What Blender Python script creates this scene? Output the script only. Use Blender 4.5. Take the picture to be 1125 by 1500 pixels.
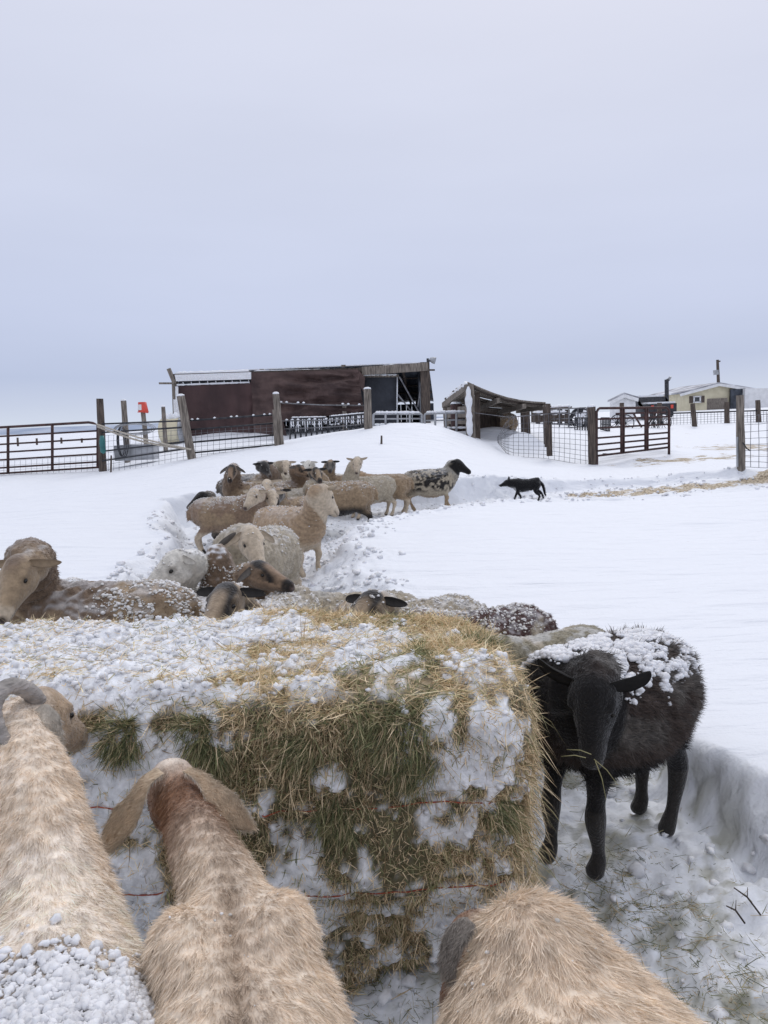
import bpy, math, random
import numpy as np
from mathutils import Matrix, Vector
PI = math.pi
rng = np.random.default_rng(7)
random.seed(7)
for o in list(bpy.data.objects): bpy.data.objects.remove(o)
SC = bpy.context.scene
COL = SC.collection

# ------------------------------------------------------------------ camera
CAMZ = 1.7; PITCH = 6.8; ROLL = -2.18; FPX = 1127.0
camd = bpy.data.cameras.new("camera"); cam = bpy.data.objects.new("camera", camd); COL.objects.link(cam)
camd.sensor_fit = 'VERTICAL'; camd.sensor_height = 24; camd.lens = 24 * FPX / 1500
camd.clip_start = 0.05; camd.clip_end = 6000
CM = Matrix.Translation((0, 0, CAMZ)) @ Matrix.Rotation(math.radians(90 - PITCH), 4, 'X') @ Matrix.Rotation(math.radians(ROLL), 4, 'Z')
cam.matrix_world = CM
SC.camera = cam
SC.render.resolution_x = 768; SC.render.resolution_y = 1024
R3 = CM.to_3x3()

# ------------------------------------------------------------------ world + sun
SUN_EL, SUN_AZ = 42, 20           # azimuth from +Y towards +X
w = bpy.data.worlds.new("World"); SC.world = w; w.use_nodes = True
nt = w.node_tree; nt.nodes.clear()
def N(nt, t, **k):
    n = nt.nodes.new(t)
    for a, b in k.items(): setattr(n, a, b)
    return n
def ramp(nt, stops, interp='EASE'):
    n = N(nt, 'ShaderNodeValToRGB'); n.color_ramp.interpolation = interp
    els = n.color_ramp.elements
    while len(els) < len(stops): els.new(0.5)
    for e, (p, c) in zip(els, stops): e.position = p; e.color = (*c, 1)
    return n
sky = N(nt, 'ShaderNodeTexSky', sky_type='NISHITA'); sky.sun_disc = False
sky.sun_elevation = math.radians(SUN_EL); sky.sun_rotation = math.radians(SUN_AZ); sky.air_density = 1.5; sky.dust_density = 3
tc = N(nt, 'ShaderNodeTexCoord'); nrm = N(nt, 'ShaderNodeVectorMath', operation='NORMALIZE')
sep = N(nt, 'ShaderNodeSeparateXYZ')
nt.links.new(tc.outputs['Generated'], nrm.inputs[0]); nt.links.new(nrm.outputs[0], sep.inputs[0])
mp = N(nt, 'ShaderNodeMapping'); mp.inputs['Scale'].default_value = (1.0, 1.0, 4.5); nt.links.new(nrm.outputs[0], mp.inputs[0])
nz = N(nt, 'ShaderNodeTexNoise'); nz.inputs['Scale'].default_value = 1.6; nz.inputs['Detail'].default_value = 5; nz.inputs['Roughness'].default_value = .5
nt.links.new(mp.outputs[0], nz.inputs['Vector'])
# elevation with a little wobble so the cloud bands are not level
wob = N(nt, 'ShaderNodeMath', operation='MULTIPLY_ADD'); nt.links.new(nz.outputs['Fac'], wob.inputs[0]); wob.inputs[1]  .default_value = .06
nt.links.new(sep.outputs['Z'], wob.inputs[2])
sub = N(nt, 'ShaderNodeMath', operation='SUBTRACT'); nt.links.new(wob.outputs[0], sub.inputs[0]); sub.inputs[1].default_value = .03
cr = ramp(nt, [(0.0, (.63, .69, .80)), (.03, (.54, .60, .745)), (.065, (.46, .525, .70)), (.14, (.515, .57, .745)), (.30, (.58, .62, .765)), (.5, (.64, .665, .785)), (1.0, (.98, 1.0, 1.09))], 'LINEAR')
nt.links.new(sub.outputs[0], cr.inputs[0])
var = N(nt, 'ShaderNodeMapRange'); nt.links.new(nz.outputs['Fac'], var.inputs[0])
var.inputs['From Min'].default_value = .3; var.inputs['From Max'].default_value = .7; var.inputs['To Min'].default_value = .975; var.inputs['To Max'].default_value = 1.035
mul = N(nt, 'ShaderNodeVectorMath', operation='SCALE'); nt.links.new(cr.outputs[0], mul.inputs[0]); nt.links.new(var.outputs[0], mul.inputs['Scale'])
bg1 = N(nt, 'ShaderNodeBackground'); nt.links.new(mul.outputs[0], bg1.inputs[0]); bg1.inputs[1].default_value = 1.13
bg2 = N(nt, 'ShaderNodeBackground'); nt.links.new(sky.outputs[0], bg2.inputs[0]); bg2.inputs[1].default_value = .05
mixw = N(nt, 'ShaderNodeMixShader'); mixw.inputs[0].default_value = .93
out = N(nt, 'ShaderNodeOutputWorld')
nt.links.new(bg2.outputs[0], mixw.inputs[1]); nt.links.new(bg1.outputs[0], mixw.inputs[2]); nt.links.new(mixw.outputs[0], out.inputs[0])
sd = bpy.data.lights.new("sun", 'SUN'); sd.energy = 0.8; sd.angle = math.radians(25); sd.color = (1, .97, .93)
so = bpy.data.objects.new("sun", sd); COL.objects.link(so)
az, el = math.radians(SUN_AZ), math.radians(SUN_EL)
sdir = Vector((math.sin(az) * math.cos(el), math.cos(az) * math.cos(el), math.sin(el)))
so.rotation_euler = sdir.to_track_quat('Z', 'Y').to_euler()
SC.view_settings.view_transform = 'Standard'; SC.view_settings.look = 'None'
SC.view_settings.exposure = .0; SC.view_settings.gamma = 1

# ------------------------------------------------------------------ pixel helpers (photo is 1125 x 1500)
def ray(px, py):
    v = R3 @ Vector(((px - 562.5) / FPX, -(py - 750) / FPX, -1)); return v
def P(px, py, Y):
    v = ray(px, py); return Vector((v.x * Y / v.y, Y, CAMZ + v.z * Y / v.y))
def Zp(px, py, z):
    v = ray(px, py); t = (z - CAMZ) / v.z; return Vector((v.x * t, v.y * t, z))

# ------------------------------------------------------------------ noise
def _h(ix, iy, iz, s=0):
    h = (ix.astype(np.int64) * 374761393 + iy.astype(np.int64) * 668265263 + iz.astype(np.int64) * 2147483647 + s * 1274126177) & 0xffffffff
    h = ((h ^ (h >> 13)) * 1274126177) & 0xffffffff
    h = ((h ^ (h >> 15)) * 2246822519) & 0xffffffff
    return ((h ^ (h >> 16)) & 0xffffff) / float(0xffffff)
def vnoise(p, s=0):
    f = np.floor(p); i = f.astype(np.int64); t = p - f; t = t * t * (3 - 2 * t); r = 0
    for dx in (0, 1):
        for dy in (0, 1):
            for dz in (0, 1):
                wgt = (t[:, 0] if dx else 1 - t[:, 0]) * (t[:, 1] if dy else 1 - t[:, 1]) * (t[:, 2] if dz else 1 - t[:, 2])
                r = r + wgt * _h(i[:, 0] + dx, i[:, 1] + dy, i[:, 2] + dz, s)
    return r
def fbm(p, o=3, s=0):
    a = .5; r = 0; tot = 0
    for k in range(o):
        r = r + a * vnoise(p * (2.03 ** k) + 17.3 * k, s + k); tot += a; a *= .5
    return r / tot
def worley(p, s=0):
    f = np.floor(p); i = f.astype(np.int64); best = np.full(len(p), 9.)
    for dx in (-1, 0, 1):
        for dy in (-1, 0, 1):
            for dz in (-1, 0, 1):
                a, b, c = i[:, 0] + dx, i[:, 1] + dy, i[:, 2] + dz
                q = np.stack([a + _h(a, b, c, s), b + _h(a, b, c, s + 1), c + _h(a, b, c, s + 2)], 1)
                best = np.minimum(best, ((q - p) ** 2).sum(1))
    return np.sqrt(best)
def sst(a, b, x): t = np.clip((x - a) / (b - a), 0, 1); return t * t * (3 - 2 * t)
def P3(x, y, z=0.): return np.stack([np.asarray(x, float), np.asarray(y, float), np.zeros_like(x) + z], 1)

# ------------------------------------------------------------------ materials
MATS = {}
def new_mat(name):
    m = bpy.data.materials.new(name); m.use_nodes = True; MATS[name] = m
    return m, m.node_tree, m.node_tree.nodes['Principled BSDF']
def noise_mat(name, c0, c1, scale=8, rough=.8, bump=.3, bscale=None, metal=0, detail=5, stretch=(1, 1, 1), lo=.35, hi=.65, dist=.01, sss=0):
    m, t, b = new_mat(name)
    tc = N(t, 'ShaderNodeTexCoord'); mp = N(t, 'ShaderNodeMapping'); mp.inputs['Scale'].default_value = stretch
    t.links.new(tc.outputs['Object'], mp.inputs[0])
    n = N(t, 'ShaderNodeTexNoise'); n.inputs['Scale'].default_value = scale; n.inputs['Detail'].default_value = detail
    t.links.new(mp.outputs[0], n.inputs['Vector'])
    r = ramp(t, [(lo, c0), (hi, c1)], 'LINEAR'); t.links.new(n.outputs['Fac'], r.inputs[0]); t.links.new(r.outputs[0], b.inputs['Base Color'])
    b.inputs['Roughness'].default_value = rough; b.inputs['Metallic'].default_value = metal
    if sss: b.inputs['Subsurface Weight'].default_value = sss; b.inputs['Subsurface Radius'].default_value = (.02, .025, .03); b.inputs['Subsurface Scale'].default_value = .5
    n2 = N(t, 'ShaderNodeTexNoise'); n2.inputs['Scale'].default_value = bscale or scale * 4; n2.inputs['Detail'].default_value = 6
    t.links.new(mp.outputs[0], n2.inputs['Vector'])
    bp = N(t, 'ShaderNodeBump'); bp.inputs['Strength'].default_value = bump; bp.inputs['Distance'].default_value = dist
    t.links.new(n2.outputs['Fac'], bp.inputs['Height']); t.links.new(bp.outputs[0], b.inputs['Normal'])
    return m
def col_mat(name, rough=.8, var=.25, scale=40, bump=.3, bscale=120, dist=.004, spec=.3, sheen=0, trans=0):
    """base colour comes from the mesh's own 'Col' attribute (markings of coat, colour of each stalk)"""
    m, t, b = new_mat(name)
    a = N(t, 'ShaderNodeAttribute'); a.attribute_name = 'Col'
    tc = N(t, 'ShaderNodeTexCoord'); n = N(t, 'ShaderNodeTexNoise'); n.inputs['Scale'].default_value = scale; n.inputs['Detail'].default_value = 4
    t.links.new(tc.outputs['Object'], n.inputs['Vector'])
    mr = N(t, 'ShaderNodeMapRange'); mr.inputs['From Min'].default_value = .3; mr.inputs['From Max'].default_value = .7
    mr.inputs['To Min'].default_value = 1 - var; mr.inputs['To Max'].default_value = 1 + var; t.links.new(n.outputs['Fac'], mr.inputs[0])
    s = N(t, 'ShaderNodeVectorMath', operation='SCALE'); t.links.new(a.outputs['Color'], s.inputs[0]); t.links.new(mr.outputs[0], s.inputs['Scale'])
    t.links.new(s.outputs[0], b.inputs['Base Color']); b.inputs['Roughness'].default_value = rough
    b.inputs['Specular IOR Level'].default_value = spec
    if sheen: b.inputs['Sheen Weight'].default_value = sheen
    if bump:
        n2 = N(t, 'ShaderNodeTexNoise'); n2.inputs['Scale'].default_value = bscale; n2.inputs['Detail'].default_value = 4
        t.links.new(tc.outputs['Object'], n2.inputs['Vector'])
        bp = N(t, 'ShaderNodeBump'); bp.inputs['Strength'].default_value = bump; bp.inputs['Distance'].default_value = dist
        t.links.new(n2.outputs['Fac'], bp.inputs['Height']); t.links.new(bp.outputs[0], b.inputs['Normal'])
    return m
noise_mat('snow', (.78, .79, .82), (.84, .855, .88), 6, .55, .35, 60, dist=.01, sss=.15)
noise_mat('beads', (.50, .47, .42), (.80, .79, .78), 45, .65, .4, 200, dist=.003, sss=.1, lo=.38, hi=.58)
noise_mat('crust', (.68, .68, .69), (.85, .855, .875), 30, .6, .4, 150, dist=.004, sss=.15)
noise_mat('wood', (.10, .085, .07), (.30, .26, .22), 6, .9, .5, 30, stretch=(6, 6, .6), dist=.02)
noise_mat('dark_wood', (.045, .035, .03), (.13, .10, .08), 6, .9, .5, 30, stretch=(6, 6, .6), dist=.02)
noise_mat('rust_steel', (.035, .018, .018), (.09, .045, .04), 9, .6, .3, metal=.3)
noise_mat('black_steel', (.02, .022, .028), (.06, .06, .065), 9, .5, .2, metal=.4)
noise_mat('wire', (.10, .10, .11), (.24, .24, .25), 9, .5, .1, metal=.5)
noise_mat('tarp', (.042, .023, .021), (.105, .064, .056), 1.6, .75, .5, 3, dist=.15)
noise_mat('tarp_dark', (.045, .024, .024), (.075, .040, .038), 1.5, .8, .5, 4, stretch=(1, 1, .3), dist=.1)
noise_mat('black_tarp', (.012, .014, .02), (.03, .034, .044), 2, .7, .4, 5, dist=.08)
noise_mat('shade_metal', (.02, .025, .035), (.06, .07, .09), 3, .6, .2)
noise_mat('grey_metal', (.28, .29, .30), (.45, .46, .48), 3, .5, .3, metal=.4)
noise_mat('cream', (.60, .54, .38), (.70, .64, .46), 2, .8, .1)
noise_mat('white_paint', (.66, .66, .66), (.78, .78, .78), 3, .6, .1)
noise_mat('glass', (.03, .035, .04), (.08, .085, .09), 3, .2, .05)
noise_mat('roof_shingle', (.22, .22, .24), (.72, .73, .76), .8, .9, .3)
noise_mat('red_plastic', (.55, .05, .03), (.70, .08, .05), 4, .45, .1)
noise_mat('teal_plastic', (.02, .12, .12), (.04, .20, .19), 4, .45, .1)
noise_mat('rope', (.30, .27, .22), (.55, .50, .42), 40, .9, .3)
noise_mat('twine', (.32, .06, .03), (.48, .12, .06), 60, .7, .3)
noise_mat('horn', (.22, .20, .18), (.44, .40, .37), 14, .6, .7, 60, stretch=(1, 1, 3), dist=.01)
noise_mat('eye', (.006, .005, .004), (.015, .012, .008), 20, .08, .0)
noise_mat('hoof', (.02, .018, .016), (.05, .045, .04), 20, .5, .2)
noise_mat('twig', (.03, .022, .018), (.07, .05, .04), 20, .9, .3)
col_mat('coat', .85, .22, 35, .8, 90, .008, .15, .3)
col_mat('fur', .65, .12, 25, 0, spec=.25, sheen=.2)
col_mat('skin', .75, .12, 50, .25, 200, .002, .25)
col_mat('hay', .75, .12, 60, 0, spec=.25)
noise_mat('far_hill', (.26, .32, .43), (.42, .47, .56), .01, .9, 0, stretch=(1, 1, 8))
def ground_mat():
    m, t, b = new_mat('ground')
    a = N(t, 'ShaderNodeAttribute'); a.attribute_name = 'Col'
    b.inputs['Roughness'].default_value = .6
    tr = N(t, 'ShaderNodeAttribute'); tr.attribute_name = 'Track'; tcc = N(t, 'ShaderNodeTexCoord')
    na = N(t, 'ShaderNodeTexNoise'); na.inputs['Scale'].default_value = 2.6; na.inputs['Detail'].default_value = 8; na.inputs['Roughness'].default_value = .68; t.links.new(tcc.outputs['Object'], na.inputs['Vector'])
    ma = N(t, 'ShaderNodeMath', operation='MULTIPLY_ADD'); t.links.new(tr.outputs['Fac'], ma.inputs[0]); ma.inputs[1].default_value = .34; t.links.new(na.outputs['Fac'], ma.inputs[2])
    mr = N(t, 'ShaderNodeMapRange', interpolation_type='SMOOTHSTEP'); t.links.new(ma.outputs[0], mr.inputs['Value']); mr.inputs['From Min'].default_value = .70; mr.inputs['From Max'].default_value = .80
    nb = N(t, 'ShaderNodeTexNoise'); nb.inputs['Scale'].default_value = 25; nb.inputs['Detail'].default_value = 5; t.links.new(tcc.outputs['Object'], nb.inputs['Vector'])
    rb = ramp(t, [(.35, (.16, .12, .08)), (.5, (.40, .32, .21)), (.65, (.58, .50, .38))], 'LINEAR'); t.links.new(nb.outputs['Fac'], rb.inputs[0])
    mx = N(t, 'ShaderNodeMix', data_type='RGBA'); t.links.new(mr.outputs[0], mx.inputs['Factor']); t.links.new(a.outputs['Color'], mx.inputs['A']); t.links.new(rb.outputs[0], mx.inputs['B']); t.links.new(mx.outputs['Result'], b.inputs['Base Color'])
    b.inputs['Specular IOR Level'].default_value = .25
    tc = N(t, 'ShaderNodeTexCoord')
    mp = N(t, 'ShaderNodeMapping'); mp.inputs['Scale'].default_value = (.5, 2.2, 1); mp.inputs['Rotation'].default_value = (0, 0, -.35)
    t.links.new(tc.outputs['Object'], mp.inputs[0])
    n1 = N(t, 'ShaderNodeTexNoise'); n1.inputs['Scale'].default_value = 2.2; n1.inputs['Detail'].default_value = 6; t.links.new(mp.outputs[0], n1.inputs['Vector'])
    n2 = N(t, 'ShaderNodeTexNoise'); n2.inputs['Scale'].default_value = 70; n2.inputs['Detail'].default_value = 5; t.links.new(tc.outputs['Object'], n2.inputs['Vector'])
    b1 = N(t, 'ShaderNodeBump'); b1.inputs['Strength'].default_value = .85; b1.inputs['Distance'].default_value = .09
    b2 = N(t, 'ShaderNodeBump'); b2.inputs['Strength'].default_value = .3; b2.inputs['Distance'].default_value = .012
    t.links.new(n1.outputs['Fac'], b1.inputs['Height']); t.links.new(n2.outputs['Fac'], b2.inputs['Height'])
    t.links.new(b1.outputs[0], b2.inputs['Normal']); t.links.new(b2.outputs[0], b.inputs['Normal'])
    return m
ground_mat()

# ------------------------------------------------------------------ mesh helpers
def link(name, me, mat=None, parent=None, loc=None):
    me.name = name
    o = bpy.data.objects.new(name, me); COL.objects.link(o)
    if mat: me.materials.clear(); me.materials.append(MATS[mat])
    if parent: o.parent = parent
    if loc is not None: o.location = loc
    return o
def np_mesh(V, F, smooth=False, col=None):
    """V (n,3); F list of int arrays, each (m,k) - all polygons of one size per array"""
    me = bpy.data.meshes.new('m'); V = np.asarray(V, np.float32)
    if not isinstance(F, list): F = [F]
    F = [np.asarray(f, np.int32) for f in F if len(f)]
    nl = sum(f.size for f in F); npoly = sum(len(f) for f in F)
    me.vertices.add(len(V)); me.vertices.foreach_set('co', V.ravel())
    me.loops.add(nl); me.loops.foreach_set('vertex_index', np.concatenate([f.ravel() for f in F]))
    tot = np.concatenate([np.full(len(f), f.shape[1], np.int32) for f in F])
    me.polygons.add(npoly)
    me.polygons.foreach_set('loop_start', np.concatenate([[0], np.cumsum(tot)[:-1]]).astype(np.int32))
    me.polygons.foreach_set('loop_total', tot)
    me.polygons.foreach_set('use_smooth', np.full(npoly, smooth))
    me.update(calc_edges=True)
    if col is not None: set_col(me, col)
    return me
def set_col(me, col):
    a = me.color_attributes.new('Col', 'FLOAT_COLOR', 'POINT')
    c = np.ones((len(col), 4), np.float32); c[:, :3] = np.clip(col, 0, 1); a.data.foreach_set('color', c.ravel())
class MB:
    def __init__(s): s.v = []; s.q = []; s.t = []; s.n = 0
    def add(s, V, Q=(), T=()):
        b = s.n; s.v += [tuple(p) for p in V]; s.n += len(V)
        s.q += [[b + i for i in f] for f in Q]; s.t += [[b + i for i in f] for f in T]; return s
    def box(s, c, sz, rz=0, R=None):
        R = R or Matrix.Rotation(rz, 3, 'Z'); c = Vector(c); h = [a / 2 for a in sz]
        V = [c + R @ Vector((x * h[0], y * h[1], z * h[2])) for x in (-1, 1) for y in (-1, 1) for z in (-1, 1)]
        return s.add(V, [(0, 1, 3, 2), (4, 6, 7, 5), (0, 4, 5, 1), (2, 3, 7, 6), (0, 2, 6, 4), (1, 5, 7, 3)])
    def hexa(s, A, B):   # two quads (4 pts each) joined
        return s.add(list(A) + list(B), [(3, 2, 1, 0), (4, 5, 6, 7), (0, 1, 5, 4), (1, 2, 6, 5), (2, 3, 7, 6), (3, 0, 4, 7)])
    def bar(s, a, b, w, h=None, up=(0, 0, 1)):
        a = Vector(a); b = Vector(b); h = h or w; d = (b - a).normalized(); u = Vector(up)
        if abs(d.dot(u)) > .97: u = Vector((0, 1, 0))
        x = d.cross(u).normalized() * w / 2; y = x.normalized().cross(d) * h / 2
        return s.hexa([a - x - y, a + x - y, a + x + y, a - x + y], [b - x - y, b + x - y, b + x + y, b - x + y])
    def tube(s, pts, r, n=8, jit=0, cap=True):
        pts = [Vector(p) for p in pts]; m = len(pts)
        if not hasattr(r, '__len__'): r = [r] * m
        V = []; prev = None
        for i, p in enumerate(pts):
            d = (pts[min(i + 1, m - 1)] - pts[max(i - 1, 0)]).normalized()
            if prev is None:
                u = Vector((0, 0, 1)) if abs(d.z) < .9 else Vector((1, 0, 0))
                x = d.cross(u).normalized()
            else: x = (prev - d * prev.dot(d)).normalized()
            prev = x; y = d.cross(x)
            for k in range(n):
                a = 2 * PI * k / n; rr = r[i] * (1 + random.uniform(-jit, jit)); V.append(p + (x * math.cos(a) + y * math.sin(a)) * rr)
        Q = [(i * n + k, i * n + (k + 1) % n, (i + 1) * n + (k + 1) % n, (i + 1) * n + k) for i in range(m - 1) for k in range(n)]
        T = []
        if cap:
            V += [pts[0], pts[-1]]; c0 = m * n; c1 = c0 + 1
            T = [(c0, (k + 1) % n, k) for k in range(n)] + [(c1, (m - 1) * n + k, (m - 1) * n + (k + 1) % n) for k in range(n)]
        return s.add(V, Q, T)
    def mesh(s, smooth=False, col=None, off=None):
        V = np.array(s.v, float)
        if off is not None: V = V - np.array(off)
        c = None if col is None else np.tile(np.array(col, float), (len(V), 1))
        F = []
        if s.q: F.append(np.array(s.q))
        if s.t: F.append(np.array(s.t))
        return np_mesh(V, F, smooth, c)
    def part(s, name, mat, root, smooth=False):   # world coordinates into a part of root (root has no rotation)
        return link(name, s.mesh(smooth, off=root.location if root else None), mat, root)
def thing(name, label, cat, loc, group=None, rz=0, scale=1):
    o = bpy.data.objects.new(name, None); COL.objects.link(o); o.empty_display_size = .2
    o.location = loc; o.rotation_euler = (0, 0, rz); o.scale = (scale,) * 3
    o['label'] = label; o['category'] = cat
    if group: o['group'] = group
    return o
def tag(o, label, cat, group=None, kind=None):
    o['label'] = label; o['category'] = cat
    if group: o['group'] = group
    if kind: o['kind'] = kind
    return o

# small blobs (snow lumps): unit icosphere
def ico():
    import bmesh
    bm = bmesh.new(); bmesh.ops.create_icosphere(bm, subdivisions=2, radius=1)
    V = np.array([v.co[:] for v in bm.verts]); F = np.array([[v.index for v in f.verts] for f in bm.faces]); bm.free(); return V, F
IV, IF = ico()
def lumps_mesh(C, Rr, flat=.75, rnd=False):
    n = len(C); V = IV[None] * 1.0
    nz = vnoise(np.repeat(C, len(IV), 0) * 91 + np.tile(IV, (n, 1)) * (1.3 if rnd else 2.3), 5).reshape(n, -1, 1)
    V = V * ((0.68 + .62 * nz) if rnd else (0.45 + 1.05 * nz)); s = np.stack([Rr * (.8 + .5 * rng.random(n)), Rr * (.8 + .5 * rng.random(n)), Rr * flat * (.8 + .4 * rng.random(n))], 1)
    a = rng.random(n) * 6.28; ca, sa = np.cos(a), np.sin(a)
    V = V * s[:, None, :]
    X = V[..., 0] * ca[:, None] - V[..., 1] * sa[:, None]; Y = V[..., 0] * sa[:, None] + V[..., 1] * ca[:, None]
    V = np.stack([X, Y, V[..., 2]], -1) + C[:, None, :]
    F = (IF[None] + (np.arange(n) * len(IV))[:, None, None]).reshape(-1, 3)
    return np_mesh(V.reshape(-1, 3), F, True)
def strands_mesh(B, D, L, W, col, bend=None, curl=.25):
    """ribbons: base B, unit direction D, length L, width W; three joints each"""
    n = len(B); rv = rng.normal(size=(n, 3)); S = np.cross(D, rv); S /= np.linalg.norm(S, axis=1)[:, None] + 1e-9
    if bend is None: bend = rng.normal(size=(n, 3)) * curl
    L = L[:, None]; W = W[:, None] / 2
    M = B + D * L * .55 + bend * L * .12; T = B + D * L * .97 + bend * L * .42
    V = np.stack([B - S * W, B + S * W, M + S * W * .9, M - S * W * .9, T], 1).reshape(-1, 3)
    k = np.arange(n)[:, None] * 5
    return np_mesh(V, [k + np.array([[0, 1, 2, 3]]), k + np.array([[3, 2, 4]])], True, np.repeat(col, 5, 0))
def sample(me, n, mask=None):
    """area-weighted points on a mesh -> pos, normal, vertex index"""
    me.calc_loop_triangles(); T = np.empty(len(me.loop_triangles) * 3, np.int32); me.loop_triangles.foreach_get('vertices', T); T = T.reshape(-1, 3)
    V = np.empty(len(me.vertices) * 3, np.float32); me.vertices.foreach_get('co', V); V = V.reshape(-1, 3).astype(float)
    Nn = np.empty(len(me.vertices) * 3, np.float32); me.vertices.foreach_get('normal', Nn); Nn = Nn.reshape(-1, 3).astype(float)
    a = np.linalg.norm(np.cross(V[T[:, 1]] - V[T[:, 0]], V[T[:, 2]] - V[T[:, 0]]), axis=1)
    if mask is not None: a = a * mask[T].mean(1)
    c = np.cumsum(a); i = np.searchsorted(c, rng.random(n) * c[-1]); i = np.minimum(i, len(T) - 1)
    u = rng.random(n); v = rng.random(n); fl = u + v > 1; u[fl] = 1 - u[fl]; v[fl] = 1 - v[fl]; wv = np.stack([1 - u - v, u, v], 1)
    t = T[i]; pos = (V[t] * wv[..., None]).sum(1); nn = (Nn[t] * wv[..., None]).sum(1); nn /= np.linalg.norm(nn, axis=1)[:, None] + 1e-9
    return pos, nn, t[:, 0]
def unit(a): return a / (np.linalg.norm(a, axis=-1, keepdims=True) + 1e-9)

# ------------------------------------------------------------------ ground
ctrl = []
def cp(px, py, Y): p = P(px, py, Y); ctrl.append((p.x, p.y, p.z))
for x in (-6, -3, 0, 3, 6):
    for y in (-6, -3, 0, 3, 5): ctrl.append((x, y, (.30 if x >= 0 else .40) + (.06 if y == 5 else 0)))
for a in [(1000, 740, 10), (800, 760, 9), (600, 800, 7.2), (1125, 712, 12), (900, 735, 11), (1100, 760, 8.8),
          (100, 760, 10), (250, 790, 8), (60, 800, 7.6), (200, 700, 16), (60, 710, 17.5), (0, 700, 20), (140, 692, 20.5), (180, 690, 19), (272, 673, 18.3), (340, 661, 18.4),
          (407, 651, 18.6), (475, 641, 18.8), (538, 630, 19), (575, 621, 19), (612, 617, 19), (650, 623, 19), (688, 640, 19.6), (715, 652, 18.8), (740, 668, 18), (800, 674, 17.9), (865, 682, 17.6),
          (560, 680, 14.3), (640, 668, 15), (450, 690, 13.8), (350, 690, 14.5), (720, 685, 15), (820, 694, 15), (900, 690, 15.3), (960, 700, 14.5), (1084, 684, 14), (1125, 690, 14),
          (925, 672, 18), (980, 665, 18.5), (1000, 650, 22), (1100, 650, 21), (1100, 618, 35), (1016, 628, 30), (1065, 620, 33), (1040, 601, 60), (1100, 597, 66), (960, 606, 60), (900, 622, 40), (840, 620, 34), (780, 640, 24), (720, 640, 23),
          (262, 652, 27), (350, 640, 27), (400, 648, 27.5), (470, 640, 28), (600, 622, 28), (640, 620, 28), (330, 632, 29), (100, 665, 30), (0, 672, 30), (0, 656, 55), (200, 645, 55), (550, 625, 50), (60, 646, 110), (560, 620, 110), (1050, 600, 110)]:
    cp(*a)
for x in (-60, -20, 20, 60):
    ctrl.append((x, 170, 1.0)); ctrl.append((x, -30, .4))
for y in (0, 20, 50, 90): ctrl.append((-70, y, .7)); ctrl.append((75, y, .8))
CT = np.array(ctrl)
def _phi(r2): return np.where(r2 > 1e-9, .5 * r2 * np.log(np.maximum(r2, 1e-12)), 0)
_n = len(CT); _A = np.zeros((_n + 3, _n + 3)); _d = ((CT[:, None, :2] - CT[None, :, :2]) ** 2).sum(-1)
_A[:_n, :_n] = _phi(_d) + np.eye(_n) * .6; _A[:_n, _n] = 1; _A[:_n, _n + 1:] = CT[:, :2]; _A[_n, :_n] = 1; _A[_n + 1:, :_n] = CT[:, :2].T
_W = np.linalg.solve(_A, np.concatenate([CT[:, 2], [0, 0, 0]]))
def base_z(x, y):
    r = np.empty(len(x))
    for s in range(0, len(x), 20000):
        xx = x[s:s + 20000]; yy = y[s:s + 20000]
        d = (xx[:, None] - CT[None, :, 0]) ** 2 + (yy[:, None] - CT[None, :, 1]) ** 2
        r[s:s + 20000] = _phi(d) @ _W[:_n] + _W[_n] + _W[_n + 1] * xx + _W[_n + 2] * yy
    f = np.maximum(sst(75, 150, y), sst(40, 70, np.abs(x))); f = np.maximum(f, sst(-10, -30, y) if False else 0 * y)
    return r * (1 - f) + 1.0 * f
L = .42
def z2(px, py, z=L): p = Zp(px, py, z); return (p.x, p.y)
TR = [(2.1, -3), (2.0, 1.4), z2(1150, 1155, .30), z2(1125, 1142, .29), z2(1060, 1106, .29), z2(1004, 1080, .29), (1.36, 3.55), (1.16, 4.0), (.75, 4.35), (.3, 4.7), (.0, 5.3), z2(500, 845), z2(520, 800), z2(545, 775), z2(600, 764), z2(690, 752), z2(800, 735), z2(960, 727), z2(1160, 710),
      z2(1160, 696, .5), (6.5, 14.0), (3.9, 14.1), (2.2, 13.6), (1.2, 13.1), (-.8, 13.0), (-2.6, 12.2), z2(245, 745, .5), z2(240, 775, .5), z2(245, 800), z2(215, 835), (-2.3, 5.0), (-4.5, 4.9), (-5, -3)]
TRA = np.array(TR)
def sdist(x, y, poly):
    n = len(poly); d = np.full(len(x), 1e9); ins = np.zeros(len(x), bool)
    for i in range(n):
        ax, ay = poly[i]; bx, by = poly[(i + 1) % n]; ex, ey = bx - ax, by - ay
        t = np.clip(((x - ax) * ex + (y - ay) * ey) / (ex * ex + ey * ey), 0, 1)
        d = np.minimum(d, (x - ax - t * ex) ** 2 + (y - ay - t * ey) ** 2)
        c = ((ay > y) != (by > y)) & (x < (bx - ax) * (y - ay) / (by - ay + 1e-12) + ax); ins ^= c
    return np.sqrt(d) * np.where(ins, -1, 1)
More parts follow.
